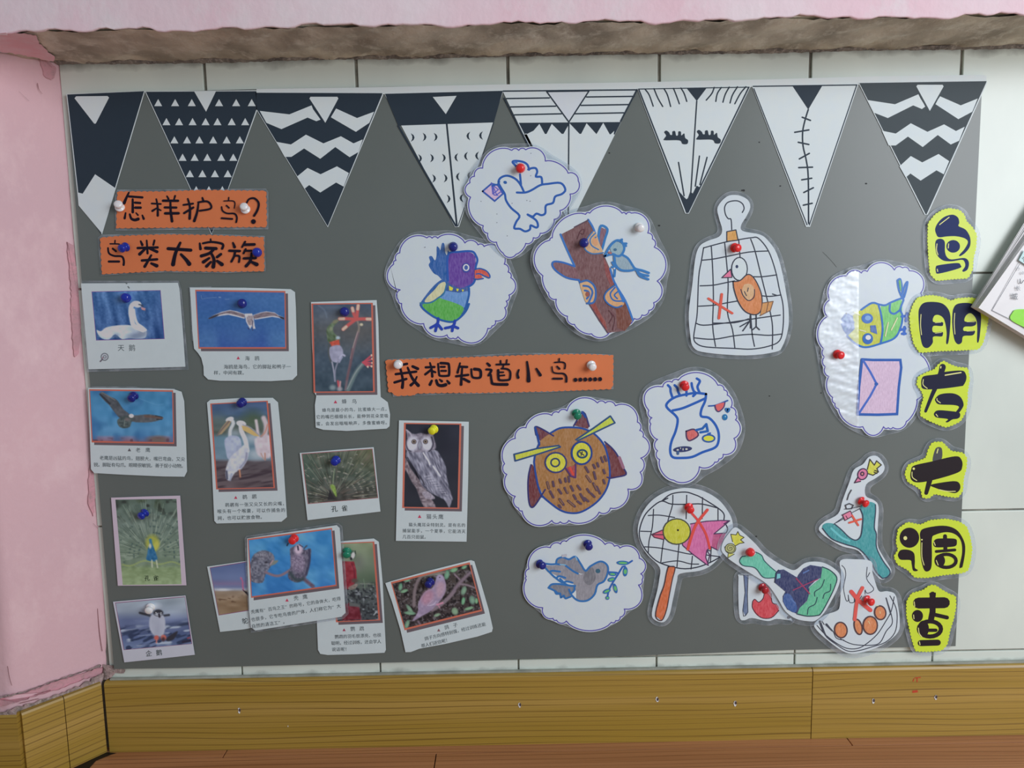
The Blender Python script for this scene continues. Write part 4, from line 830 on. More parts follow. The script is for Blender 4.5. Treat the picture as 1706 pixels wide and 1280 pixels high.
s = card('H', '435 200 700 160 1230 82 1258 108 1270 300 1292 600 1310 860 1272 895 800 970 510 1018 470 990 455 850 440 500', 'vulture photo card overlapping the ostrich and parrot cards', .0105, (860, 560), '415 200 430 178 800 125 1240 62 1280 92 1310 500 1336 870 1292 912 800 990 470 1036 448 860 425 500')
q = '450 215 1183 119 1222 610 478 714'; frame(s, q, 15)
def paint(c):
    c.vert((120, (50, 130, 190)), (400, (46, 124, 190)), (715, (42, 112, 182))); c.blot(110, (84, 158, 206), .45, 1, 3); c.noise(24, 8, 2, 30, 2)
    c.poly('458 450 490 350 570 305 650 325 680 380 650 440 600 520 575 590 500 592 458 560', (104, 108, 124), 5, 30, 14); c.poly('500 340 580 320 640 350 560 400', (126, 128, 142), 10, 26, 10); c.line('480 400 560 360 640 400', 10, (70, 72, 88), 8, .6); c.poly('640 440 660 400 712 395 690 425 655 440', (120, 130, 124), 4); c.line('640 430 665 395', 8, (190, 150, 160), 5); c.ell(604, 412, 13, 8, (52, 52, 66), 0, .4)
    c.line('600 500 680 530 740 525 810 485', 22, (132, 110, 122), 6); c.line('860 480 930 550 1020 625', 34, (104, 88, 108), 8); c.noise(10, 20, 6, 40, 2, np.clip(1-c._seg((870, 490), (1020, 625))/20, 0, 1))
    c.poly('815 300 850 270 900 250 940 300 1000 290 1000 360 985 460 955 550 880 590 808 560 800 500 825 430', (94, 92, 112), 5, 26, 12); c.poly('830 360 920 340 950 420 920 500 840 470', (128, 118, 142), 12, 24, 10); c.line('940 290 965 265', 12, (70, 72, 90), 5); c.line('985 300 990 400 960 520', 16, (56, 58, 84), 8); c.line('820 510 870 570 930 560', 30, (46, 66, 70), 12, .8)
    c.ell(892, 298, 36, 44, (196, 178, 200), 10, .3); c.line('885 270 890 300', 13, (40, 40, 62), 4); c.line('900 255 930 275', 8, (60, 60, 90), 4); c.line('790 262 800 245', 10, (34, 34, 44), 4)
s.grid('photo_print', q, paint); s.part('caption_marker'); mark(s, 790, 748, 15)
s.part('caption').text('秃鹰', 850, 750, 930, 738, 46, CAP).text('秃鹰有“百鸟之王”的称号，它的身体大，吃得', 470, 868, 1232, 752, 38, CAP).text('也很多，它专吃鸟兽的尸体，人们称它为“大', 473, 936, 1232, 818, 39, CAP).text('自然的清洁工”。', 476, 996, 755, 956, 39, CAP).done()

s = card('K', '268 460 330 440 700 336 1180 215 1218 228 1300 500 1370 740 1415 940 1405 980 1250 1030 900 1110 630 1160 540 1195 483 1197 430 960 340 660', 'dove on a branch photo card, tilted, below the owl card', .0078, (830, 700))
q = '342 466 1162 258 1288 742 480 942'; frame(s, q, 22, (182, 102, 82))
def paint(c):
    c.vert((250, (66, 62, 58)), (950, (58, 50, 54))); c.noise(60, 14, 2); c.blot(14, (100, 96, 100), .6, .85, 5); c.blot(20, (30, 28, 32), .55, .8, 8)
    R_ = np.random.RandomState(5)
    for x, y, rx, ry, a in [(925, 370, 26, 50, 10), (1000, 320, 40, 22, -20), (1110, 290, 30, 16, -30), (1105, 540, 26, 48, 20), (1195, 640, 30, 46, -10), (1100, 650, 18, 40, 10), (1010, 760, 40, 34, 60), (530, 740, 20, 60, -35), (530, 780, 60, 18, 5), (470, 545, 40, 16, -20), (500, 430, 36, 16, -10), (820, 800, 36, 16, -20), (500, 900, 22, 50, 20), (430, 500, 20, 40, 10), (1160, 730, 50, 16, -15), (1240, 650, 16, 30, 0), (830, 360, 50, 14, -10)]:
        c.ell(x, y, rx, ry, (104+R_.randint(-14, 14), 148+R_.randint(-16, 16), 118), a, .25); c.ell(x+3, y+3, rx*.5, ry*.5, (134, 172, 140), a, .6, .6)
    c.line('640 400 600 470 578 580 575 700', 34, (120, 108, 112), 8); c.line('655 385 720 375 860 350 900 345', 26, (124, 120, 112), 10); c.line('770 745 860 690 950 610 1000 550', 40, (124, 110, 120), 8); c.line('1000 540 1060 460 1170 350', 34, (120, 106, 118), 10); c.line('1060 470 1140 480 1220 510', 18, (130, 116, 126), 8); c.line('1010 370 1060 420', 14, (150, 130, 146), 8)
    c.poly('815 400 850 372 892 400 915 480 905 560 860 640 800 710 740 765 660 810 560 865 590 810 618 760 618 680 650 610 700 545 780 500', (150, 134, 162), 5, 12, 24); c.poly('650 620 720 540 780 560 770 640 690 690', (168, 126, 148), 25, 10, 20); c.poly('840 450 900 470 890 560 830 620 810 520', (170, 142, 160), 20, 8); c.line('720 700 780 690 810 650', 5, (196, 190, 210), 3); c.line('720 690 775 640', 4, (190, 170, 190), 3)
    c.ell(850, 400, 38, 32, (158, 146, 176), 0, .3); c.ell(848, 398, 7, 6, (60, 40, 56), 0, .4); c.line('820 690 850 680 880 670', 18, (196, 130, 156), 6); c.line('835 700 850 725', 8, (196, 130, 156), 4); c.line('620 870 640 900', 20, (150, 130, 150), 8, .7)
s.grid('photo_print', q, paint); s.part('caption_marker'); mark(s, 838, 962, 17, (120, 84, 90))
s.part('caption').text('鸽子', 903, 955, 995, 932, 50, CAP).text('鸽子方向感特别强，经过训练还能', 690, 1072, 1300, 922, 45, CAP).text('帮人们送信呢！', 655, 1148, 915, 1088, 45, CAP).done()
# ------------------------------------------------------------------ children's drawings, cut out and laminated
DG = 'laminated children\'s drawings pinned to the board'; PUR = (76, 70, 150); BLU = (38, 84, 158); BLK = (40, 46, 60); LILY = mat((184, 195, 214), 'gloss')
def cutout(crop, label, h, center, cusps=None, outline=None, bulge=.27, tilt=(0, 0), pad=(2.6, 9), film=None):
    s = Sheet('cutout_drawing', crop, h, center, label, 'drawing', DG, tilt); k = CROPS[crop][2]
    if cusps:
        c = cloud(cusps, bulge); pap = offset(soften(c, 3*k, 3), pad[0]*k); fil = offset(soften(c, 4*k, 30), pad[1]*k)
    else:
        c = None; pap = catmull(P(outline), True, 4); fil = offset(soften(pap, 3*k, 8), (pad[1]-pad[0])*k)
    s.solid('film', P(film) if film else fil, FILM, .0002); s.solid('paper', pap, LILY, .0004)
    if c: s.part('cloud_outline'); s.l([c], 1.8*k, PUR, False, True)
    s.lw = 1.32
    return s
def crinkle(s):
    """the loose, crumpled left part of the laminate, catching the window"""
    v = []; f = []; h = s.plane[0]+.0004; nu, nv = 44, 150; x0, y0, x1, y1 = 60, 95, 322, 1200; lim = cloud(QC); lim = soften(lim, 12, 3)
    def inside(x, y):
        c = False
        for i in range(len(lim)):
            (ax, ay), (bx, by) = lim[i-1], lim[i]
            if (ay > y) != (by > y) and x < (bx-ax)*(y-ay)/(by-ay)+ax: c = not c
        return c
    g = [(x0+(x1-x0)*i/nu, y0+(y1-y0)*j/nv) for j in range(nv+1) for i in range(nu+1)]; G = np.array(g)
    hh = .00055*vn(G[:, 0], G[:, 1], 30, 2, 15, 2.5)+.0003*vn(G[:, 0], G[:, 1], 11, 3, -30, 2); ok = [inside(x, y) for x, y in g]
    base = world_pts(conv(g, 'Q'), (h, 0, 0, 0, 0)); base[:, 1] -= hh
    for j in range(nv):
        for i in range(nu):
            a = j*(nu+1)+i; q = [a, a+nu+1, a+nu+2, a+1]
            if all(ok[k] for k in q): f.append(q)
    o = mesh_obj('loose_laminate', [tuple(p) for p in base], f, CRINK, None, s.root, s.c, smooth=True); o['label'] = 'crumpled shiny laminate'
def crink_mat():
    m = bpy.data.materials.new('loose_laminate'); N, L = nodes(m); out = N['Material Output']; N.remove(N['Principled BSDF'])
    gl = N.new('ShaderNodeBsdfGlossy'); gl.inputs['Roughness'].default_value = .38; gl.inputs['Color'].default_value = (.95, .97, 1, 1)
    df = N.new('ShaderNodeBsdfDiffuse'); df.inputs['Color'].default_value = (.85, .88, .9, 1); tr = N.new('ShaderNodeBsdfTransparent')
    m1 = N.new('ShaderNodeMixShader'); m1.inputs[0].default_value = .10; m2 = N.new('ShaderNodeMixShader'); m2.inputs[0].default_value = .2
    L.new(tr.outputs[0], m1.inputs[1]); L.new(df.outputs[0], m1.inputs[2]); L.new(m1.outputs[0], m2.inputs[1]); L.new(gl.outputs[0], m2.inputs[2]); L.new(m2.outputs[0], out.inputs['Surface']); return m
CRINK = crink_mat()
QC = '380 130 *.3 560 120 615 105 660 125 *.33 735 275 *.05 780 420 *.05 735 685 *.25 710 985 *.12 640 1130 550 1170 520 1172 488 1165 *.42 350 1165 *.2 190 1045 165 1010 150 970 *.2 125 830 100 765 95 700 90 645 *.25 115 430 130 320 *.3 240 160 340 140'
s = cutout('M', 'cloud cutout of a purple-headed parrot with green belly', .0085, (790, 640), '520 105 575 108 635 108 *.22 925 160 1065 180 1130 198 *.12 1250 185 *.2 1345 385 1385 470 1415 530 *.33 1395 715 1365 780 1350 850 *.34 1250 990 1215 1045 1170 1070 *.33 850 1160 800 1175 735 1140 *.25 485 1020 *.22 250 805 215 770 235 660 *.36 165 385 190 345 230 265 *.22')
s.part('drawn_bird'); Bl = (36, 92, 162)
s.fs('700 570 640 510 590 480 540 400 555 360 542 310 572 300 605 345 622 300 625 200 650 212 665 235 680 165 705 170 715 260 735 290 742 240 760 290 750 560', Bl, kind='crayon')
s.f('450 800 580 630 680 550 740 560 960 620 972 700 960 800 940 880 880 950 800 1000 700 990 600 955 490 880 455 840', Bl, kind='crayon', smooth=True)
s.f('745 290 865 258 985 262 1030 300 1040 350 1035 540 1000 600 930 640 860 640 742 560', (96, 58, 152), True, kind='crayon')
s.l('745 560 745 290 860 255 1000 250 1045 300 1058 350 1040 420 1035 540 1005 600 930 640', 17, (40, 84, 160))
s.f('735 590 870 640 960 630 962 670 900 690 770 680 725 660', (52, 86, 150), kind='crayon'); s.f('720 670 860 690 955 672 965 720 935 830 905 860 820 800 640 745 700 705', (98, 146, 204), kind='crayon')
s.f('700 575 720 592 715 660 640 740 560 785 500 790 512 750 600 660 650 600', (216, 202, 160), True, kind='crayon')
s.f('478 812 560 802 645 748 700 762 820 800 910 850 880 930 820 985 740 990 600 945 490 868', (84, 172, 72), True, kind='crayon')
s.l('450 800 560 795 640 745 700 700 730 600', 12, (48, 110, 150)); s.l('460 835 500 880 600 950 700 990 800 1000 880 950 940 880 970 810;968 640 968 720 930 860', 16, (36, 88, 156))
s._add([P('755 615 800 640 790 668 758 665'), P('835 646 862 650 850 676 836 670'), P('890 656 916 658 902 684')], mat((226, 224, 70), 'gloss'))
s.part('eye', under='drawn_bird'); s.e(938, 425, 44, 52, (60, 74, 150)); s.e(938, 422, 34, 37, (214, 222, 232)); s.e(938, 422, 20, 25, (66, 92, 156))
s.part('beak', under='drawn_bird'); s.f('1030 450 1085 440 1150 460 1185 500 1188 530 1100 505 1120 540 1050 548 1030 540', (206, 84, 66), kind='crayon'); s.l('1040 440 1085 432 1150 455 1188 500 1186 532 1140 515 1080 488 1045 492;1122 538 1060 548 1025 540', 11, (50, 84, 150))
s.part('foot', under='drawn_bird'); s.l('640 965 632 1020 560 1065;632 1020 612 1098;632 1020 680 1080', 22, (34, 62, 160)); s.part('foot', under='drawn_bird'); s.l('820 990 800 1045 716 1068;800 1045 790 1098;800 1045 852 1068', 22, (34, 62, 160)); s.e(500, 205, 4, 5, (60, 60, 80)); s.done()

s = cutout('L', 'cloud cutout of an uncoloured blue-outlined dove carrying a pink letter', .0098, (1140, 560), '1055 145 1110 145 1165 140 *.3 1320 230 *.16 1500 325 1580 385 *.3 1515 490 *.2 1435 620 1390 690 *.2 1280 800 1225 835 1165 880 *.12 1090 965 *.3 985 955 *.1 935 870 865 800 830 740 *.22 730 515 *.36 725 400 760 350 825 285 *.22')
s.part('drawn_dove')
s.l('1150 470 1120 410 1080 368 1020 345 970 360 950 395 970 440 1000 490 1010 540 1050 600 1115 660 1090 710 1075 760 1120 765 1160 785 1198 770 1205 738 1248 755 1262 738 1245 695 1180 652 1220 668 1250 645 1290 657 1320 640 1325 580 1380 560 1398 510 1450 490 1478 455 1440 403 1340 410 1280 420 1210 460 1160 478 1095 478;1128 415 1120 335;1095 275 1062 240 1080 228 1140 235 1178 258 1192 298;1185 296 1215 285 1245 287 1256 315 1246 352 1288 357 1295 412', 13, BLU)
s.e(1003, 398, 15, 12, (40, 86, 150), 20); s.e(1085, 240, 18, 7, (70, 110, 180), 20); s.f('825 468 895 405 945 422 985 485 920 545', (222, 176, 206), kind='crayon'); s.l('825 468 895 408 945 420 985 488 920 545 825 468', 10, (50, 84, 160), False); s.l('895 400 905 490 950 455 905 420 935 495 975 468;905 425 915 498 945 500', 6, (86, 90, 176), False); s.l('900 425 945 412 958 392', 9, BLU)
s._add([ellipse(x, y, 3, 3, 0, 8) for x, y in ((813, 547), (938, 648), (938, 715), (1020, 820), (1058, 563), (1175, 540), (1200, 546), (1205, 345), (1207, 168))], mat((70, 74, 84), 'gloss')); s.done()

s = cutout('N', 'cloud cutout of a brown tree trunk with a small blue bird', .0122, (620, 640), '525 180 *.22 800 180 835 190 880 180 *.3 1020 350 1060 400 1075 470 *.3 1100 760 *.3 1070 945 1030 1010 970 1050 905 1080 *.02 880 1120 *.02 690 1200 *.25 540 1210 *.15 395 1130 335 1060 *.2 240 915 175 860 *.12 125 715 *.33 185 410 205 390 *.22 490 190', pad=(2.6, 10))
s.part('drawn_tree'); Br = (112, 76, 78)
s.f('278 362 400 300 512 238 560 320 600 480 650 545 700 660 735 780 825 930 892 1080 872 1130 825 1185 680 1202 600 1090 520 955 430 740 392 610 330 480', Br, kind='crayon')
s.f('522 960 600 1100 678 1200 660 1110 600 1010 570 945', (142, 66, 58), kind='crayon'); s.f('745 985 835 950 892 1080 872 1130 825 1185 760 1160', (112, 62, 48), kind='crayon'); s.f('640 560 690 650 738 790 700 800 660 700', (134, 66, 66), kind='crayon')
s.f('395 640 300 602 222 592 205 625 240 672 330 730 432 752', (122, 84, 90), True, kind='crayon'); s.f('618 300 668 320 650 400 622 492 602 400', (126, 90, 104), kind='crayon')
s.l('276 362 330 490 395 630;512 236 560 320 600 470;700 655 740 780 830 930 892 1090;432 750 510 940', 13, (58, 110, 176)); s.l('522 960 600 1085 678 1202;395 300 512 240', 8, (84, 66, 78)); s.l('395 635 300 602 222 594 206 625 240 674 330 732 435 752', 12, (52, 100, 170)); s.l('600 440 602 360 622 288 676 318 655 400 628 495 612 492', 15, (50, 112, 170))
s.fs('548 342 505 400 482 480 545 522 635 518 608 440 578 350', (206, 164, 122), kind='crayon'); s.l('548 342 505 400 482 480 545 526 640 518;575 350 530 400 540 455 600 492;578 385 556 410 570 450', 9, (70, 112, 158)); s.e(572, 425, 20, 34, (196, 146, 108), -20)
s.fs('442 772 500 758 560 800 575 870 560 940 500 950 462 860', (206, 164, 118), kind='crayon'); s.l('445 770 505 756 562 800 577 870 558 942 502 950;470 800 520 810 548 860 515 945;482 840 512 850 520 880 500 910', 13, (54, 98, 158)); s.e(505, 872, 18, 22, (140, 84, 70))
s.fs('742 800 680 845 655 900 680 950 750 985 815 962 800 900', (206, 156, 108), kind='crayon'); s.l('742 795 670 850 650 905 685 955 750 985 800 970;740 815 700 870 730 925 810 930;765 850 735 880 760 910', 10, (48, 96, 158)); s.l('742 780 775 850 812 935', 13, (50, 110, 180))
s.l('420 400 450 330 480 320 470 360 450 350;690 1010 720 1060 690 1120;710 1030 740 1080 720 1180', 4, (92, 54, 62)); s.part('drawn_bird'); Bb = (52, 112, 170)
s.f('700 460 760 425 815 465 810 520 770 545 715 520', (138, 168, 178), True, kind='crayon'); s.f('738 550 820 545 885 612 912 662 840 670 760 640', (140, 164, 176), True, kind='crayon')
s.l('655 545 672 505 712 445 760 412 800 430 820 480 800 530 765 548 720 530 655 548;795 420 800 405;815 440 838 440;820 455 835 460;775 418 790 412 800 425', 15, Bb); s.l('735 550 745 620 790 665 860 672 915 660;800 535 850 565 890 625 915 655 975 670 1030 690;935 690 960 720 1025 745;1025 715 960 700 925 672', 15, Bb); s.l('718 600 740 650 736 720;715 640 740 640', 14, Bb); s.e(742, 492, 14, 12, (60, 100, 130)); s.l('690 515 705 522', 14, (150, 100, 100)); s.e(735, 652, 7, 7, (206, 214, 224)); s.done()

s = cutout('O', 'cutout of an orange bird in a black-line birdcage with a red cross', .0085, (430, 700), outline='345 75 420 65 490 95 512 150 482 220 448 275 458 320 580 345 640 390 700 480 740 620 770 780 785 900 780 1020 740 1140 690 1180 480 1205 200 1185 110 1150 85 1060 75 900 100 700 120 520 150 430 210 390 290 360 312 310 290 230 280 150', pad=(0, 6.5))
s.part('cage_lines'); s.l('455 188 468 160 455 125 415 105 355 115 330 150 335 200 355 232 375 238 380 310;180 440 330 400 440 380 520 368 570 372 640 460 690 600 720 740 745 850 745 1000 720 1100 640 1140 520 1160 400 1155 200 1145 130 1120 110 1080 120 1000 135 900 145 650 165 530 180 440', 6.5, BLK)
s.l('235 432 245 600 250 800 245 1000 265 1140;330 405 345 560 355 700 350 900 385 1020 402 1150;430 380 435 450 440 515;515 378 545 460 580 600 610 720 650 880 670 1000 668 1160;515 910 525 1050 542 1140;165 528 245 520 350 500 500 470 640 462;155 710 250 705 350 685 400 675;530 645 600 645 700 632;145 855 250 848 350 830 455 812;590 780 650 785 730 775;670 768 700 778;125 975 180 990 330 975 500 950 600 935 725 918;250 975 400 972 500 945;115 1080 250 1090 400 1065 520 1055 640 1062 735 1053', 6.5, BLK)
s.part('cage_top', 'orange cage top'); s.f('345 325 410 312 425 385 345 395', (208, 150, 74), kind='crayon'); s.l('345 325 410 312 425 385 345 395 345 325', 6, BLK, False)
s.part('drawn_bird'); s.e(435, 590, 56, 82, (186, 198, 214)); s.ring(435, 590, 56, 82, 6, BLK); s.e(417, 573, 10, 12, (40, 52, 84)); s.f('310 652 372 592 380 650', (214, 110, 140)); s.l('310 652 372 592 382 650 310 652', 5, BLK, False)
s.f('390 680 440 672 490 630 530 645 570 710 595 790 590 880 550 915 480 895 430 830 398 740', (206, 126, 72), True, kind='crayon'); s.l('390 680 440 672 490 630 530 645 570 710 595 790 590 880 550 915 480 895 430 830 398 740 390 680', 6, BLK); s.fs('455 745 470 700 520 700 540 740 530 790 500 812 470 790', (218, 164, 120), kind='crayon'); s.l('445 735 462 780 500 815 538 790 542 735;470 750 485 780;498 725 492 750', 5, BLK)
s.part('tail', under='drawn_bird'); s.f('600 832 675 820 655 885 582 922', (196, 140, 78), kind='crayon'); s.l('600 832 675 820 655 885 582 922;640 830 625 900', 5, (110, 80, 60), False); s.l('515 915 510 960 440 1000;510 960 460 1030;515 960 515 1010;555 915 555 1000 530 1022;555 1000 578 1022', 6, BLK, False)
s.part('red_cross', 'red crayon cross'); s.l('215 800 385 905', 12, (222, 84, 66), False); s.l('310 770 290 940', 14, (222, 84, 66), False); s.done()

s = cutout('Q', 'large cloud cutout of a yellow-green owl and a pink envelope, at the right side', .0085, (420, 650), QC)
s.part('drawn_owl'); Ow = (40, 100, 172)
s.f('400 345 460 360 472 420 482 500 465 600 380 630 300 610 240 560 292 510 282 430 330 390', (186, 194, 66), True, kind='crayon'); s.f('470 365 530 345 605 318 612 400 610 480 580 560 480 605 485 500', (112, 192, 104), True, kind='crayon')
s.f('240 410 210 460 225 520 250 550 290 510 278 430', (120, 160, 206), kind='crayon'); s.l('240 410 210 450 240 470 220 500 260 480 240 540 280 500 250 430 290 470 210 480 225 520 250 550 290 510 278 430 240 410', 9, (56, 104, 168), False)
s.l('245 560 300 610 370 635 470 610 560 575 600 510 615 430 600 380 620 310 540 335 500 355 460 350 410 340 340 385;455 355 472 420 482 520 468 612;532 345 530 395 560 412 600 385;580 190 600 182 612 240 612 300 590 250 580 190;625 302 640 250 648 200 630 225 612 300', 10, Ow); s.fs('590 195 602 190 606 240 600 260', (90, 160, 90))
s.l('610 430 645 425;645 408 638 460;600 520 635 510;628 500 625 548;612 545 635 545', 13, (42, 92, 176)); s.part('eye', under='drawn_owl'); s.e(380, 443, 38, 34, (58, 104, 176)); s.e(384, 440, 20, 16, (118, 156, 206)); s.e(383, 578, 35, 37, (44, 96, 168)); s.e(386, 570, 18, 16, (200, 212, 224)); s.f('400 490 436 488 447 548 403 532', (60, 100, 170), kind='crayon'); s.l('290 400 330 420;330 520 370 530;520 470 500 560;580 440 540 520', 6, (200, 214, 160))
s.part('drawn_envelope'); s.f('350 720 600 720 592 900 580 1080 320 1082 325 900', (222, 178, 212), kind='crayon'); s.l('345 716 420 720 600 720 606 770 590 900 578 1080 450 1085 315 1082 325 900 345 716', 13, BLU, False); s.l('352 722 400 800 442 880 400 960 325 1075', 11, (62, 96, 176), False); s.e(440, 880, 13, 11, BLU); s.done()
crinkle(s)

s = cutout('S', 'cloud cutout of a round brown owl with yellow eyes', .0085, (750, 640), '665 185 *.28 935 115 1005 115 1095 140 *.3 1290 285 1310 360 1340 415 *.35 1320 605 1315 730 *.36 1205 880 *.27 1050 1050 950 1085 *.2 680 1160 605 1172 530 1160 *.3 265 1075 235 1050 205 945 *.25 130 750 110 655 *.25 205 430 300 335 *.22 530 225 590 200', pad=(2.6, 5))
s.part('drawn_owl'); OB = (160, 114, 62); OO = (34, 70, 142); MR = (104, 44, 50)
s.fs('355 660 330 720 320 850 325 980 345 1040 380 1022 440 940 405 840 385 740', MR, kind='crayon'); s.f('1000 460 1060 510 1110 570 1160 680 1192 752 1100 772 1045 785 1030 650', MR, kind='crayon')
s.f('385 330 440 345 545 405 480 435 430 458 400 400', (104, 50, 60), kind='crayon'); s.f('725 315 770 262 810 196 835 260 862 320 852 345', (104, 50, 60), kind='crayon')
s.fs('520 385 600 348 700 338 800 348 900 395 980 480 1020 570 1040 680 1040 780 1000 900 920 1000 800 1075 700 1090 600 1060 480 970 420 860 388 740 382 600 410 500 440 440', OB, kind='crayon')
s.l('520 382 600 340 700 332 800 342 900 385 985 475 1022 570 1042 680 1042 790 1005 900 925 1000 800 1080 700 1094 600 1065 480 975 440 935;372 640 385 740 410 860 445 950;372 640 385 560 415 480', 13, OO); s.l('345 665 325 750 318 850 325 980 345 1040 385 1020 470 885;1000 460 1060 512 1110 575 1160 680 1190 750 1100 775 1045 785;390 400 382 328 440 345 545 408;410 400 420 490;725 318 810 196 862 322;1045 785 1022 775', 10, (48, 50, 104)); s.l('382 335 405 420 418 480;800 196 830 240', 15, OO); s.l('1130 600 1165 690', 20, (140, 100, 120))
s.part('eyebrow', under='drawn_owl'); s.f('195 572 400 522 590 496 600 508 400 570 205 630', (196, 208, 62), kind='crayon'); s.l('195 572 400 520 590 494 606 506 400 572 205 630 195 572', 11, (44, 74, 116), False); s.f('745 442 900 342 1050 235 1090 290 930 365 760 452', (186, 204, 62), kind='crayon'); s.l('745 442 900 340 1050 232 1090 292 930 368 760 450', 11, (44, 74, 116), False)
s.part('eye', under='drawn_owl'); s.e(565, 645, 95, 90, (212, 210, 56), kind='crayon'); s.ring(565, 645, 94, 88, 11, (52, 60, 110)); s.ring(560, 645, 38, 36, 11, (48, 66, 96)); s.part('eye', under='drawn_owl'); s.e(795, 560, 88, 100, (214, 212, 52), kind='crayon'); s.ring(795, 560, 89, 100, 13, (34, 62, 128)); s.ring(800, 567, 42, 34, 13, (40, 70, 96)); s.l('780 555 815 580;800 550 790 580', 8, (60, 60, 60))
s.part('beak', under='drawn_owl'); s.f('655 695 742 665 740 775 700 762', (158, 62, 60), kind='crayon'); s.l('655 697 700 765 740 778 742 662', 11, (78, 50, 100), False); s.l('690 690 720 750', 14, (200, 70, 60))
s.part('feather_marks', under='drawn_owl'); s.l('490 820 505 875;540 815 548 855;600 795 612 825;650 785 655 815;680 770 685 815;515 900 545 955;590 885 615 920;645 870 670 915;700 855 720 895;760 850 785 885;830 685 855 730;840 765 875 815;905 730 920 790;900 665 915 695;935 650 945 680;970 600 985 640;1000 590 1015 630;990 710 1000 740;990 800 1000 830;900 830 930 890;930 860 960 920;845 880 865 910;785 925 820 985;820 960 855 990;725 935 745 970;600 970 635 1020;675 985 735 1035;760 990 790 1012;880 920 910 950;595 1025 610 1045', 15, (84, 66, 84), False); s.l('490 820 505 875;655 865 670 915;600 975 625 1010;905 835 930 885;840 765 872 812;980 600 990 625;680 990 725 1030', 5, (140, 104, 70), False); s.done()

s = cutout('T', 'cloud cutout of a steaming blue-outlined jar with food inside', .0085, (600, 640), '465 195 *.25 850 245 910 290 940 340 *.22 975 460 1020 530 1020 580 *.3 1005 760 *.35 900 915 860 960 820 990 *.2 670 1035 *.28 420 1165 *.2 285 965 265 880 265 770 *.2 200 620 210 560 180 490 *.42 315 260 405 215', pad=(3, 12))
s.part('drawn_jar'); J_ = (32, 84, 164)
s.l('735 330 725 400 690 480 688 545 760 560 820 620 855 700 855 790 820 850 700 895 600 940 500 950 412 942 387 880 400 790 440 690 460 590 440 540 352 455 375 400 450 355 560 330 640 320 735 330;732 370 600 430 500 470 410 490;365 245 388 270 392 310 410 365;430 245 455 270 465 310 482 340;545 300 545 345;595 225 600 260 615 300 635 322 610 350;645 180 675 205 652 260 672 315', 18.5, J_); s.e(555, 400, 2, 2, J_)
s.f('545 690 618 675 655 735 585 780 552 755', (204, 96, 92), True, kind='crayon'); s.l('545 690 618 672 660 730 580 782 548 755 542 690', 11, (72, 52, 86)); s.l('640 680 700 665 738 622 752 690 680 702', 18, (30, 88, 160), False); s.e(760, 760, 58, 36, (198, 206, 62)); s.ring(760, 760, 58, 34, 12, (40, 84, 150)); s.l('755 718 775 710', 14, J_)
s.e(508, 865, 92, 28, (44, 54, 96), -5); s._add([ellipse(545, 864, 12, 9), ellipse(512, 866, 5, 12), ellipse(460, 872, 12, 8), ellipse(488, 856, 4, 8)], mat((184, 188, 176), 'gloss')); s.l('462 890 462 908', 20, (56, 86, 130)); s.l('762 446 820 441 880 420 945 393', 11, (40, 80, 150)); s.f('822 440 915 412 905 460 860 498 832 480', (206, 94, 92), True); s.l('822 440 832 480 860 500 905 460 918 412', 9, (70, 54, 100)); s.l('932 478 945 495 955 478', 24, (40, 100, 160)); s.e(918, 555, 26, 30, (30, 104, 156)); s.e(922, 548, 6, 8, (130, 180, 200)); s.done()

s = cutout('U', 'cloud cutout of a grey dove holding an olive branch', .0085, (820, 620), '630 150 *.2 1065 185 1170 205 1230 225 *.3 1450 340 *.35 1465 515 1480 580 1440 640 *.36 1280 910 *.25 1235 1000 1185 1040 1135 1060 *.2 630 1045 520 1035 480 1015 *.3 365 895 *.28 180 580 180 545 210 460 *.28 450 220 565 180', pad=(2.4, 4))
s.part('drawn_dove'); Gy = (126, 128, 138); Ub = (46, 104, 164)
s.fs('840 480 900 430 1000 378 1060 390 1095 440 1088 520 1050 600 980 640 950 740 880 808 740 815 690 740 720 640 640 600 560 555 440 490 385 430 500 420 570 410 660 450 760 510 810 520', (140, 140, 148), kind='crayon'); s.fs('520 400 532 350 590 325 660 352 732 322 790 400 845 480 805 515 700 470 620 412 560 405', Gy, kind='crayon'); s.f('430 670 480 630 640 640 722 662 700 720 660 790 600 785 560 770 540 740 500 700', (118, 122, 134), kind='crayon'); s.fs('685 735 735 700 738 800 715 800', (190, 198, 212)); s.fs('840 500 920 440 960 560 900 640 830 600', (112, 114, 122), kind='crayon')
s.l('390 400 460 408 520 405 560 412;390 440 440 495 470 480 560 490;440 495 510 560 550 540 620 560;510 560 580 610 640 600 700 615;560 570 640 640 730 650;515 400 530 350 590 328 660 352 732 322 790 400 845 480 900 430 1000 378 1060 390 1098 440 1090 520 1050 600 980 640 950 740 880 808 800 822 735 800 680 740;620 420 700 480 760 512;660 690 680 740;720 650 720 700 690 730;430 672 470 632 560 630 650 645;430 672 500 705 540 740;500 705 520 740 560 735 570 780 600 760 620 790 655 780 680 770', 16, Ub); s.e(985, 483, 27, 25, (52, 92, 112)); s.l('735 322 750 360;560 410 620 415', 9, (120, 170, 200)); s.f('580 300 635 290 638 322 580 330', (168, 170, 178))
s.part('olive_branch'); s.l('1105 495 1190 500 1212 512;1262 435 1205 530 1160 600 1112 690 1095 760;1330 395 1370 368;1262 435 1290 430', 14, (42, 90, 164))
for x, y, a, b_, r in ((1265, 392, 72, 25, 2), (1292, 490, 27, 54, 5), (1150, 518, 44, 22, 5), (1138, 578, 44, 25, -15), (1180, 678, 22, 56, -15), (1085, 710, 46, 24, -25), (1093, 785, 21, 22, 0)): s.e(x, y, a, b_, (44, 100, 160), r); s.e(x, y, a*.68, b_*.5, (96, 172, 104), r)
s.done()

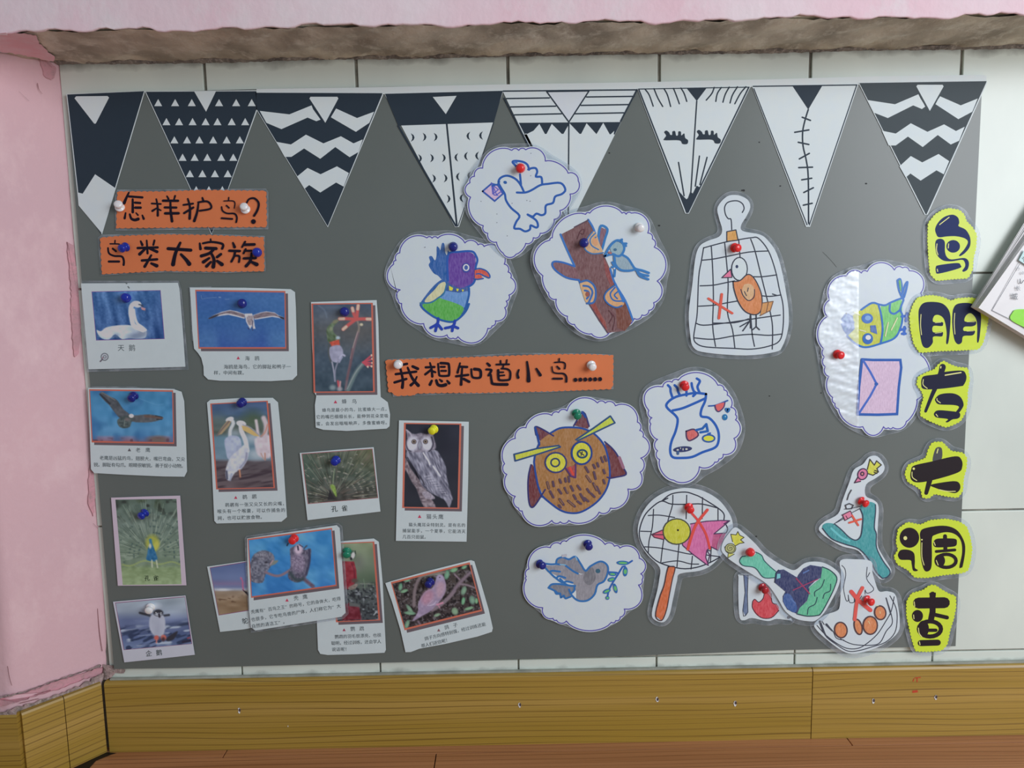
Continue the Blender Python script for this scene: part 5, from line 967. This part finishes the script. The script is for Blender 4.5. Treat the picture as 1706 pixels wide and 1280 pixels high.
s = cutout('V', 'racket-shaped cutout of a pink bird with a yellow head under a red cross', .0085, (520, 600), outline='540 68 660 88 780 150 860 230 920 340 922 460 880 560 820 650 740 730 640 775 475 800 450 860 415 1020 385 1150 335 1213 262 1195 235 1135 280 950 298 850 302 745 200 640 138 540 115 420 150 290 230 180 340 108 440 78', pad=(0, 8))
s.part('net_lines'); s.l('320 180 400 120 520 103 600 125 660 152 800 240 850 290 850 340;870 385 882 420 870 450;820 655 740 700 620 745 480 755 300 705 200 620 140 520 130 430 170 310 240 230 320 180 400 205 530 208 660 205 800 240;320 180 372 155', 8, BLK)
s.l('250 250 240 400 212 520 205 620;415 130 410 220 375 340 335 520 312 700;533 130 528 330;467 550 450 740;668 150 665 330;582 650 570 760;800 240 800 350;742 580 735 705;205 303 300 300 430 320;140 437 230 440;175 570 300 580 450 610 560 632 640 630;310 710 450 690 560 715 635 718;700 640 820 655;700 600 740 605', 7, BLK)
s.part('drawn_bird'); s.f('565 375 700 350 895 348 765 460 870 450 840 520 802 600 740 570 705 600 695 660 718 728 580 630 500 560 495 540 540 490 568 420', (212, 104, 158), kind='crayon'); s.f('760 460 870 450 800 600 745 565', (176, 80, 124), kind='crayon'); s.l('565 375 700 352 830 345 900 348 765 460 868 452;850 375 895 348;800 600 740 570 705 600 695 660 718 728 700 720 580 630 500 560 495 540;705 600 730 640 715 700', 7, (74, 50, 84), False)
s.part('beak', under='drawn_bird'); s.f('235 465 325 430 338 505 260 490', (196, 92, 112)); s.l('325 428 235 465 258 490 335 508;240 467 345 467', 7, (80, 50, 70), False); s.part('head', under='drawn_bird'); s.e(448, 440, 117, 109, (192, 194, 54), kind='crayon'); s.ring(448, 440, 117, 109, 8, (66, 70, 60)); s.e(458, 428, 9, 9, (44, 40, 30))
s.part('red_cross', 'red crayon cross'); s.l('578 285 640 360 700 470 730 585', 15, (218, 70, 66)); s.l('710 255 620 370 575 480 542 592', 18, (218, 74, 66)); s.part('handle', 'orange racket handle'); s.f('375 742 433 745 410 850 385 980 360 1110 320 1198 268 1160 300 1010 340 900 360 800', (204, 104, 58), kind='crayon'); s.l('375 742 433 745 410 850 385 980 360 1110 320 1198 268 1160 300 1010 340 900 360 800 375 742', 7, (72, 52, 56)); s.done()

s = cutout('W', 'small cutout of a red flame and grey stick behind the bottle cutout', .0074, (500, 900), outline='280 655 420 655 560 700 700 800 860 1140 850 1170 700 1155 600 1180 420 1145 340 1170 285 1140 270 900 272 700', pad=(0, 8))
s.part('drawn_stick'); s.f('330 665 380 665 372 880 380 1060 350 1125 320 1060 345 860', (92, 112, 146), kind='crayon'); s.l('285 660 470 665;330 665 345 860 320 1060 328 1125 350 1120;380 665 372 880 378 1080 350 1120', 6, BLK, False)
s.part('drawn_flame'); s.fs('430 960 450 938 500 965 545 930 560 850 525 800 520 775 600 790 635 870 650 970 700 990 725 1050 640 1140 520 1140 440 1065', (198, 64, 76), kind='crayon'); s.l('430 960 455 935 500 968 548 925 562 860;430 960 432 1040 520 1138 640 1142 725 1060;640 870 650 970 700 990', 7, (70, 36, 52)); s.l('830 1140 850 1130', 24, (70, 72, 80)); s.done()

s = cutout('Y', 'cutout of a white hand reaching into a nest of orange eggs', .0092, (640, 650), outline='428 101 600 86 790 110 805 230 835 340 885 465 980 465 1075 500 1110 640 1130 800 1110 950 960 1080 760 1170 560 1205 430 1160 280 1050 150 930 120 850 240 750 380 700 420 640 430 450 435 250', pad=(0, 8))
s.part('drawn_hand'); s.l('445 160 480 200 490 280 465 420 482 530 500 580 522 572 520 510 532 585 552 602 590 592 590 530 602 590 640 578 680 520;745 180 740 320 820 430 790 475 740 487 720 450 720 500;775 245 748 295', 7, BLK)
s.part('nest_lines'); s.l('150 870 250 980 380 1080 500 1140 620 1145 720 1100 860 980 960 830 1030 700 1065 530;175 830 250 990 400 1110 520 1175 640 1170 800 1125 960 1070 1070 960 1100 800 1085 660 1015 520;430 1030 580 1095 800 1105 900 1070 970 940 1040 850 1030 740 970 545;265 860 340 940 380 1020 470 1045;210 820 235 860', 8, BLK); s.l('185 825 215 900 270 1010 400 1110', 22, (60, 66, 78), w1=8); s.l('262 860 330 935', 22, (60, 66, 78), w1=12); s.l('970 545 1025 740', 11, (60, 66, 78))
s.part('drawn_eggs')
for x, y, a, b_, r in ((433, 925, 74, 92, -10), (638, 888, 44, 92, -14), (782, 870, 84, 106, 0), (900, 720, 66, 82, -10)): s.e(x, y, a, b_, (218, 126, 78), r, kind='crayon'); s.ring(x, y, a, b_, 13, (74, 54, 58), r)
s.l('850 640 880 635;760 820 775 850;895 700 900 730', 5, (236, 200, 150)); s.part('red_cross', 'red crayon cross'); s.l('558 470 650 580 785 690', 36, (216, 78, 74), False); s.l('690 425 630 560 598 800', 32, (214, 84, 76), True); s.done()

s = cutout('X', 'slingshot-shaped cutout in teal with a small yellow and pink bird', .0080, (450, 650), outline='575 115 650 110 710 190 700 250 640 300 550 360 545 460 620 500 660 560 652 750 652 900 700 1000 772 1120 740 1180 690 1205 640 1170 560 1060 480 950 340 910 230 850 150 790 130 745 180 690 300 620 340 500 400 340 440 230 520 180', pad=(0, 8))
s.part('drawn_bird'); s.f('560 225 582 138 620 185 645 150 682 185 645 215 655 248 610 278 568 262', (198, 202, 66), kind='crayon'); s.l('560 225 582 136 622 188 642 150 684 186 645 218 658 248 610 278 568 264', 8, (54, 54, 44), False); s.l('625 235 655 245;620 250 645 262', 8, (50, 50, 40), False); s.f('482 285 445 345 500 330 520 300', (208, 112, 146)); s.l('482 285 445 345 500 332', 8, (60, 40, 60), False); s.e(518, 268, 42, 50, (208, 112, 150), 25, kind='crayon'); s.ring(518, 268, 42, 50, 8, (60, 44, 70), 25); s.ring(515, 265, 14, 15, 9, (62, 44, 66)); s.e(515, 265, 5, 5, (208, 150, 80))
s.part('slingshot'); s.fs('162 750 190 705 270 712 330 762 400 830 460 855 500 820 515 740 520 640 495 560 560 515 630 532 633 600 622 740 640 800 642 920 700 1040 762 1130 740 1180 695 1195 640 1140 590 1050 490 935 360 890 240 840', (56, 148, 152), kind='crayon'); s.l('162 750 240 840 360 890 490 935 590 1050 640 1140 695 1195;270 712 330 762 400 830 460 855 500 820 515 740 520 640 498 580;632 540 633 600 622 740 640 800 642 920 700 1040 762 1130 740 1180 695 1195', 8, (44, 60, 78)); s.l('240 750 330 830 400 860', 14, (96, 176, 180))
s.l('260 715 345 655;285 700 350 665;425 610 495 575;355 580 430 570 495 555', 4, BLK, False); s.l('375 578 365 545 400 530 435 545 420 575 375 578;418 410 395 450 382 495', 8, (64, 66, 72), False); s.f('342 635 410 595 430 640 362 680', (208, 120, 146)); s.l('335 632 410 595 430 640 362 680 342 635;370 640 385 665', 6, (80, 50, 66), False)
s.part('red_cross', 'red crayon cross'); s.l('425 635 480 722;400 700 505 668', 13, (224, 84, 66), False); s.done()

s = cutout('W', 'bottle-shaped cutout in dark blue and green with a teal neck and yellow chick', .0100, (740, 650), outline='235 127 330 190 460 310 560 420 700 520 830 590 910 605 1010 532 1120 512 1240 530 1360 600 1413 680 1390 800 1310 960 1230 1090 1150 1165 1080 1183 920 1155 800 1070 720 940 640 820 560 740 400 640 200 510 120 440 80 380 100 290 160 200', pad=(0, 8))
s.part('drawn_chick'); s.f('185 205 245 210 265 175 285 215 335 240 295 270 335 300 285 310 235 335 205 280', (206, 208, 66), kind='crayon'); s.l('205 290 185 205 245 212 265 175 285 215 335 240 295 268 335 300 285 308 238 335', 7, (60, 60, 44), False); s.f('160 400 152 470 225 428', (186, 188, 100)); s.l('160 395 152 470 225 428', 6, (60, 62, 50), False); s.e(182, 365, 60, 56, (172, 176, 112), kind='crayon'); s.ring(182, 365, 60, 56, 6, (60, 64, 54)); s.l('175 350 200 355 195 380 160 385 145 355 170 330 215 340 225 385 180 410 130 390 118 345;165 358 182 362', 5, (74, 76, 62))
s.part('drawn_bottle'); s.fs('290 480 330 450 440 448 485 408 530 440 560 500 620 560 690 622 695 690 600 700 540 680 480 600 430 570 340 560 295 520', (98, 188, 162), kind='crayon'); s.l('350 450 310 458 285 500 300 540 345 562 430 572 480 602 540 680 600 698 690 690;465 405 530 440 560 500 620 562 690 622', 8, (40, 78, 84))
s.f('692 640 720 608 780 600 930 690 945 660 1000 590 1080 550 1212 572 1202 690 1130 730 1060 800 1072 870 1050 940 980 1010 925 1098 820 1050 770 960 770 900 800 850 680 750', (38, 52, 98), kind='crayon'); s.fs('790 880 850 880 900 960 930 1030 900 1085 820 1040 775 960', (52, 88, 148), kind='crayon'); s.l('1000 640 1060 610;860 930 910 980', 12, (84, 110, 160))
s.f('1214 572 1300 610 1375 690 1350 800 1290 930 1200 1090 1150 1120 1040 1125 930 1100 960 1030 1040 960 1060 890 1070 800 1120 760 1195 700', (90, 180, 142), kind='crayon'); s.l('1214 572 1300 610 1375 690 1350 800 1290 930 1200 1090 1150 1118 1040 1124 930 1100', 9, (30, 56, 66)); s.l('1235 715 1200 800 1130 850 1128 900;1305 765 1300 840 1240 870 1220 925;1155 915 1130 990 1060 1030 1045 1105', 8, (40, 66, 76)); s.l('692 640 680 745;692 640 725 606', 7, (34, 44, 70), False); s.f('705 650 742 648 742 695 700 708', (112, 178, 186))
s.part('red_cross', 'dull red crayon cross'); s.l('920 700 1070 872', 11, (142, 58, 92), False); s.l('885 832 1160 710', 9, (140, 60, 96), False); s.done()

# ------------------------------------------------------------------ yellow character labels down the right side
YG = 'yellow character labels down the right side'
def label(crop, outline, label_, h, center, ink=(40, 40, 50), pad=8, film=None):
    s = Sheet('character_label', crop, h, center, label_, 'sign', YG); k = CROPS[crop][2]; o = P(outline)
    s.solid('film', offset(soften(o, 3*k, 10), pad*k), FILM, .0002)
    s.solid('card', deckle(soften(o, 2*k, 2), 5.6*k, 1.7*k), mat((180, 200, 52), 'gloss'), .0005); s.part('character'); s.K = ink; s.ink = 'ink'; return s
YL = (214, 226, 130)
s = label('Z1', '480 85 560 98 598 135 612 185 658 228 695 290 688 400 668 470 662 565 628 630 500 638 380 650 334 600 322 480 314 330 318 200 372 132 430 97', 'yellow scalloped label with the topmost bold dark blue character', .0085, (500, 360), (26, 40, 84))
K = s.K
s.fs('378 285 370 240 400 185 450 145 510 132 550 155 560 195 555 222 610 250 645 310 645 380 610 430 570 458 560 450 600 405 628 350 605 320 540 303 470 303 400 310', K); s.fs('370 370 380 332 415 322 445 345 447 420 462 465 500 485 600 474 635 505 628 560 598 582 584 574 606 540 603 508 580 488 500 500 430 492 382 445', K)
s.e(512, 382, 54, 50, K); s.fs('376 545 400 530 540 513 570 530 560 555 400 597 376 580', K); s.l('405 210 480 152;384 362 380 410 392 448;476 362 473 395', 7, YL); s.l('386 562 390 580', 7, YL); s.done()
s = label('Z1', '232 792 300 775 350 772 430 787 495 817 540 797 650 790 740 810 785 860 785 960 770 1050 742 1150 710 1192 560 1200 400 1205 250 1218 204 1150 180 1040 170 930 198 845', 'wide yellow scalloped label with two tall bold characters side by side, cut by the booklet', .0104, (480, 1000), (24, 32, 62), 8)
K = s.K
s.fs('238 940 245 870 290 825 400 825 460 860 490 930 485 1060 472 1145 456 1145 460 1060 440 960 400 925 362 932 355 978 425 980 432 1000 420 1012 355 1012 355 1060 425 1058 430 1080 418 1094 355 1096 350 1145 312 1184 270 1165 248 1060', K)
s.fs('505 930 515 870 550 835 640 830 700 860 732 930 725 1060 713 1135 700 1130 702 1020 690 950 650 910 612 930 605 975 685 973 690 1000 660 1014 600 1018 598 1050 675 1046 682 1066 660 1086 592 1092 580 1140 550 1155 522 1120 506 1020', K)
s.l('258 920 254 1000 262 1080;524 910 520 990 526 1075', 6, YL); s.l('370 985 415 982;370 1068 420 1062;620 978 680 978;620 1052 672 1050', 4, YL); s.done()
s = label('Z2', '462 140 510 100 560 128 620 150 695 155 708 240 692 330 690 420 676 490 640 555 580 585 530 602 470 580 400 550 338 515 345 440 365 380 350 330 310 280 322 220 400 182 450 165', 'yellow scalloped label third from top, overlapping the envelope cutout', .0104, (520, 350), (24, 26, 48))
K = s.K
s.fs('485 125 520 130 532 160 520 192', K) if 0 else s.l('505 145 490 200 455 290 420 370 375 482', 50, K, w1=22); s.f('520 182 650 172 682 200 685 240 665 282 640 292 480 312 360 312 342 270 348 230 372 212 460 200', K, True)
s.fs('450 385 490 352 580 345 640 372 665 430 645 475 620 500 605 490 630 450 590 435 480 430 452 408', K); s.fs('440 498 470 475 560 480 630 492 638 520 620 538 580 545 545 566 528 562 545 542 470 532 446 520', K); s.l('525 207 645 187', 9, YL); s.l('358 240 356 280 388 308;462 385 464 400 488 418;455 505 468 522', 6, YL); s.l('492 142 490 152', 9, YL); s.done()
s = label('Z2', '402 765 430 722 500 718 535 755 570 790 660 802 688 840 682 920 662 990 655 1090 620 1138 540 1128 440 1108 400 1143 352 1138 345 1080 300 1048 242 1018 220 960 245 892 330 862 380 842', 'yellow scalloped label fourth from top, with one big crossed brush character', .0085, (460, 940), (32, 26, 30))
K = s.K; s.fs('445 780 470 755 500 770 495 850 430 865', (70, 72, 74)); s.fs('265 930 290 895 420 865 600 825 648 850 655 905 620 950 440 1005 310 1025 262 995', K); s.l('415 980 395 1050 380 1105', 42, K, False, w1=30); s.fs('412 1045 500 1025 600 1015 635 1035 638 1075 605 1105 540 1095 460 1070', K)
s.l('272 945 275 985 308 1010;480 1080 540 1092 602 1092', 6, YL); s.e(285, 920, 9, 9, YL); s.l('470 770 462 800', 8, YL); s.done()
s = label('Z3', '262 190 330 142 400 157 430 162 500 128 620 117 720 137 775 172 800 240 818 340 805 440 785 508 740 523 600 538 480 558 385 557 335 500 255 458 228 400 262 350 245 290', 'wide yellow scalloped label fifth from top, partly on the white tiles', .0085, (520, 340), (34, 26, 32))
K = s.K; s.e(343, 257, 75, 77, K); s.e(312, 260, 14, 15, YL); s.fs('257 380 280 350 340 350 378 375 385 430 385 485 408 503 395 512 370 505 360 455 350 428 280 425 260 405', K)
s.fs('428 280 425 220 460 185 600 165 700 195 758 280 768 360 750 470 738 485 724 478 745 370 735 280 690 230 620 215 540 235 515 265 515 400 508 490 475 515 450 490 430 400', K); s.fs('525 300 545 268 600 262 690 265 705 290 690 322 600 330 540 328', K); s.l('615 245 618 350', 30, K); s.l('548 362 690 350', 22, K); s.ring(625, 433, 74, 50, 26, K); s.e(575, 432, 40, 48, K)
s.l('438 295 438 400 455 465;530 290 540 315;548 430 562 465', 6, YL); s.e(438, 272, 6, 6, YL); s.done()
s = label('Z3', '500 622 540 622 580 652 650 692 692 702 695 780 678 870 650 960 628 1070 590 1112 480 1122 392 1118 362 1020 325 850 325 745 362 684 450 660', 'yellow scalloped label lowest of the column, at the bottom right corner', .0085, (510, 880), (34, 26, 32))
K = s.K; s.l('412 755 610 752', 84, K); s.l('520 690 520 820 508 880', 46, K, False); s.f('495 678 545 674 545 700 535 684 528 700 515 684 505 700 495 690', K); s.l('530 842 630 865', 30, K); s.e(405, 853, 42, 46, K); s.ring(500, 952, 84, 58, 32, K); s.e(450, 950, 42, 62, K); s.l('470 962 545 962', 26, K); s.l('430 1060 560 1056', 46, K)
s.l('380 745 384 780;375 845 378 875;412 945 418 985 438 1012;420 1050 424 1072', 6, YL); s.done()
# ------------------------------------------------------------------ push pins
def pin_mesh(col, kind='pin'):
    prof = [(0, .0002), (.0048, .0002), (.0061, .0010), (.0063, .0019), (.0056, .0027), (.0040, .0032), (.0031, .0042), (.0031, .0062), (.0041, .0074), (.0052, .0080), (.0056, .0092), (.0054, .0106), (.0044, .0118), (.0026, .0124), (0, .0126)]
    n = 28; v = []; f = []
    for r, z in prof: v += [(r*math.cos(2*math.pi*k/n), r*math.sin(2*math.pi*k/n), z) for k in range(n)]
    for j in range(len(prof)-1):
        for k in range(n): f.append([j*n+k, j*n+(k+1) % n, (j+1)*n+(k+1) % n, (j+1)*n+k])
    me = bpy.data.meshes.new('pin_grip'); me.from_pydata(v, [], f); me.materials.append(mat(col, kind)); me.polygons.foreach_set('use_smooth', [True]*len(f)); me.update(); return me
nv, nf = [], []
for r, z in ((.0006, .0012), (.0006, -.004), (.0001, -.0062)): nv += [(r*math.cos(k*math.pi/3), r*math.sin(k*math.pi/3), z) for k in range(6)]
for j in range(2):
    for k in range(6): nf.append([j*6+k, (j+1)*6+k, (j+1)*6+(k+1) % 6, j*6+(k+1) % 6])
needle = bpy.data.meshes.new('needle'); needle.from_pydata(nv, [], nf); needle.materials.append(mat((190, 190, 190), 'metal')); needle.update()
PCOL = dict(blue=(22, 40, 138), navy=(24, 32, 110), red=(196, 40, 42), white=(218, 216, 220), yellow=(228, 222, 44), green=(24, 112, 86), darkred=(150, 30, 40))
PM = {k: pin_mesh(c) for k, c in PCOL.items()}
def pin(bx, by, hx, hy, col, label, h=.0095):
    b = world_pts([(bx, by)], (h, 0, 0, 0, 0))[0]; t = world_pts([(hx, hy)], (h+.0100, 0, 0, 0, 0))[0]; d = Vector(t-b)
    d.normalize(); o = empty('push_pin', tuple(b), label, 'push pin', 'coloured push pins'); o.rotation_mode = 'QUATERNION'; o.rotation_quaternion = d.to_track_quat('Z', 'Y')
    for nm, me in (('pin_grip', PM[col]), ('needle', needle)):
        c = bpy.data.objects.new(nm, me); COLL.objects.link(c); c.parent = o
for a in [(200.1, 346.7, 196.4, 339.2, 'white', 'white push pin at the left end of the upper left orange title', .009), (409.6, 350, 406, 343.6, 'white', 'white push pin at the right end of the upper left orange title', .009),
    (210.8, 411, 201.4, 414.6, 'blue', 'blue push pin at the left end of the lower left orange title', .009), (428.6, 420.6, 427.2, 420.2, 'blue', 'blue push pin at the right end of the lower left orange title', .009),
    (210.5, 496.8, 208.2, 495.2, 'blue', 'blue push pin above the swan photo', .0085), (403.4, 506, 403.0, 504.8, 'navy', 'blue push pin above the flying seagull photo', .0085), (574, 519.8, 573.2, 519, 'navy', 'blue push pin at the top of the hummingbird photo', .0085),
    (224.2, 658.6, 217.9, 665.2, 'navy', 'blue push pin above the flying eagle photo', .0085), (404.9, 669.4, 399.8, 673.4, 'navy', 'blue push pin at the top edge of the pelican photo', .0085), (242.8, 853.6, 233.9, 861, 'blue', 'blue push pin near the top of the portrait peacock photo', .0085),
    (560.8, 766, 557, 770.2, 'blue', 'blue push pin in the landscape peacock photo', .0085), (724, 714.4, 718.8, 718.8, 'yellow', 'yellow push pin above the white-faced owl', .0085), (491.6, 896.2, 486.4, 901.8, 'red', 'red push pin above the vulture photo', .0112),
    (578.2, 917, 577.2, 926, 'green', 'green push pin at the parrot\'s head in the parrot photo', .0080), (718.2, 968.4, 712.6, 975.4, 'navy', 'blue push pin in the tilted dove photo', .0085), (755, 411, 754.6, 411.8, 'navy', 'blue push pin over the purple-headed parrot drawing', .0092),
    (867.2, 280.2, 866.6, 280.8, 'red', 'red push pin on the dove and letter drawing', .0105), (973.2, 404.6, 972.4, 405.6, 'navy', 'blue push pin on the tree trunk drawing', .0128), (1064.4, 378.4, 1067.6, 380.4, 'white', 'white push pin at the upper right of the tree drawing', .0128),
    (1222.6, 412.6, 1229.6, 413.4, 'red', 'red push pin at the top of the birdcage drawing', .0092), (1393.8, 590, 1401.4, 592.2, 'red', 'red push pin at the left edge of the envelope drawing', .0092), (663.6, 607.2, 662.6, 608.4, 'white', 'white push pin at the left end of the long orange title', .0086),
    (984.4, 607.4, 987.6, 612.4, 'white', 'white push pin at the right end of the long orange title', .0086), (959.6, 687.2, 962.8, 694.6, 'green', 'green push pin above the brown owl drawing', .0092), (1139.4, 640.4, 1142.2, 646, 'red', 'red push pin above the jar drawing', .0092),
    (978.4, 905, 981.6, 912.4, 'navy', 'blue push pin at the top of the olive-branch dove drawing', .0092), (898.2, 939.2, 905.2, 943.4, 'navy', 'blue push pin at the wing tip of the olive-branch dove drawing', .0092), (1146.8, 843.8, 1150.6, 850.8, 'red', 'red push pin on the racket drawing', .0092),
    (1249.8, 920.2, 1250.6, 921, 'red', 'red push pin at the teal neck of the bottle drawing', .0107), (1269, 977.6, 1275.6, 984.4, 'darkred', 'red push pin at the flame behind the bottle drawing', .0081), (1433.2, 833.6, 1444.8, 841, 'red', 'red push pin on the slingshot drawing', .0087), (1442.8, 998, 1453.4, 1004.6, 'red', 'red push pin over the hand and nest drawing', .0100)]:
    pin(*a)
# white grip showing behind the penguin's head
pin(251.6, 1010.5, 247.6, 1018, 'white', 'white push pin above the penguin photo\'s head', .0085)

# ------------------------------------------------------------------ booklet hanging at the right edge
bk = world_pts([(1616.5, 511.5)], (.012, 0, 0, 0, 0))[0]
ang = math.radians(-30.5)                     # its bottom edge falls to the right
U_ = np.array([math.cos(ang), 0, math.sin(ang)]); V_ = np.array([-math.sin(ang), 0, math.cos(ang)]); NN = np.array([0, -1., 0])
WB, HB = .21, .29
root = empty('booklet', tuple(bk), 'thick white booklet of laminated pages hanging askew at the right edge', 'booklet')
def pg_pts(u, v, d): return [tuple(bk+U_*a+V_*b_+NN*d) for a, b_ in zip(u, v)]
PAGE = mat((206, 212, 222), 'gloss'); PAGEF = mat((214, 220, 224), 'gloss')
npg = 9
def page(i, du, dv, d, fan, m_, th=.0006):
    nu, nv = 14, 18; v = []; f = []
    for side in (0, 1):
        for j in range(nv+1):
            for k in range(nu+1):
                a = WB*k/nu; b_ = HB*j/nv
                dd = d+.0012*math.sin(a*26+i*.9)*math.exp(-b_*12)+.0011*math.sin(b_*21+i)*math.exp(-a*14)+(th if side else 0)
                v.append(tuple(bk+U_*(a+du+fan*b_)+V_*(b_+dv)+NN*dd))
    off = (nu+1)*(nv+1)
    for j in range(nv):
        for k in range(nu):
            a = j*(nu+1)+k; f.append([a+off, a+off+1, a+off+nu+2, a+off+nu+1]); f.append([a, a+nu+1, a+nu+2, a+1])
    rim = [k for k in range(nu+1)]+[j*(nu+1)+nu for j in range(1, nv+1)]+[nv*(nu+1)+k for k in range(nu-1, -1, -1)]+[j*(nu+1) for j in range(nv-1, 0, -1)]
    for q in range(len(rim)): a, b_ = rim[q], rim[(q+1) % len(rim)]; f.append([a, b_, b_+off, a+off])
    o = mesh_obj('page', v, f, m_, None, root, tuple(bk), smooth=False); return o
for i in range(npg):
    page(i, .0004*rnd.uniform(-1, 1)+.0002*i, .0005*rnd.uniform(-1, 1), .0004+.0016*i, (.030+.006*i if i > 3 else .010*i), PAGE if i < npg-1 else PAGEF)
dF = .0004+.0016*(npg-1)+.0006
s = Sheet('tmp', 'Z1', .012+dF+.0028, (900, 800), None, None); bpy.data.objects.remove(s.root); s.root = root; s.c = tuple(bk)
s.part('printed_border'); s.l('1330 30 818 888 968 962', 4, (70, 76, 84), False); s.l('968 962 1500 1262', 4, (70, 76, 84), False)
s.part('green_hill'); s.f('968 962 985 900 1010 882 1075 878 1300 880 1300 1140 1110 1040', (126, 200, 52), True)
s.part('teal_block'); s.f('1030 492 1075 410 1280 480 1220 600 1100 540', (168, 222, 208)); s.l('1030 492 1100 540 1220 605', 3, (80, 90, 96), False)
s.part('lettering'); s.text('内容', 1012, 556, 1046, 590, 26, (120, 126, 132)); s.text('长', 1003, 728, 1004, 728, 42, (84, 90, 96)); s.text('城', 966, 800, 967, 800, 58, (84, 90, 96)); s.l('1040 640 1040 668 1052 672 1068 650', 6, (50, 54, 60)); s.text('我', 1055, 466, 1056, 468, 46, (40, 44, 50)); s.done()
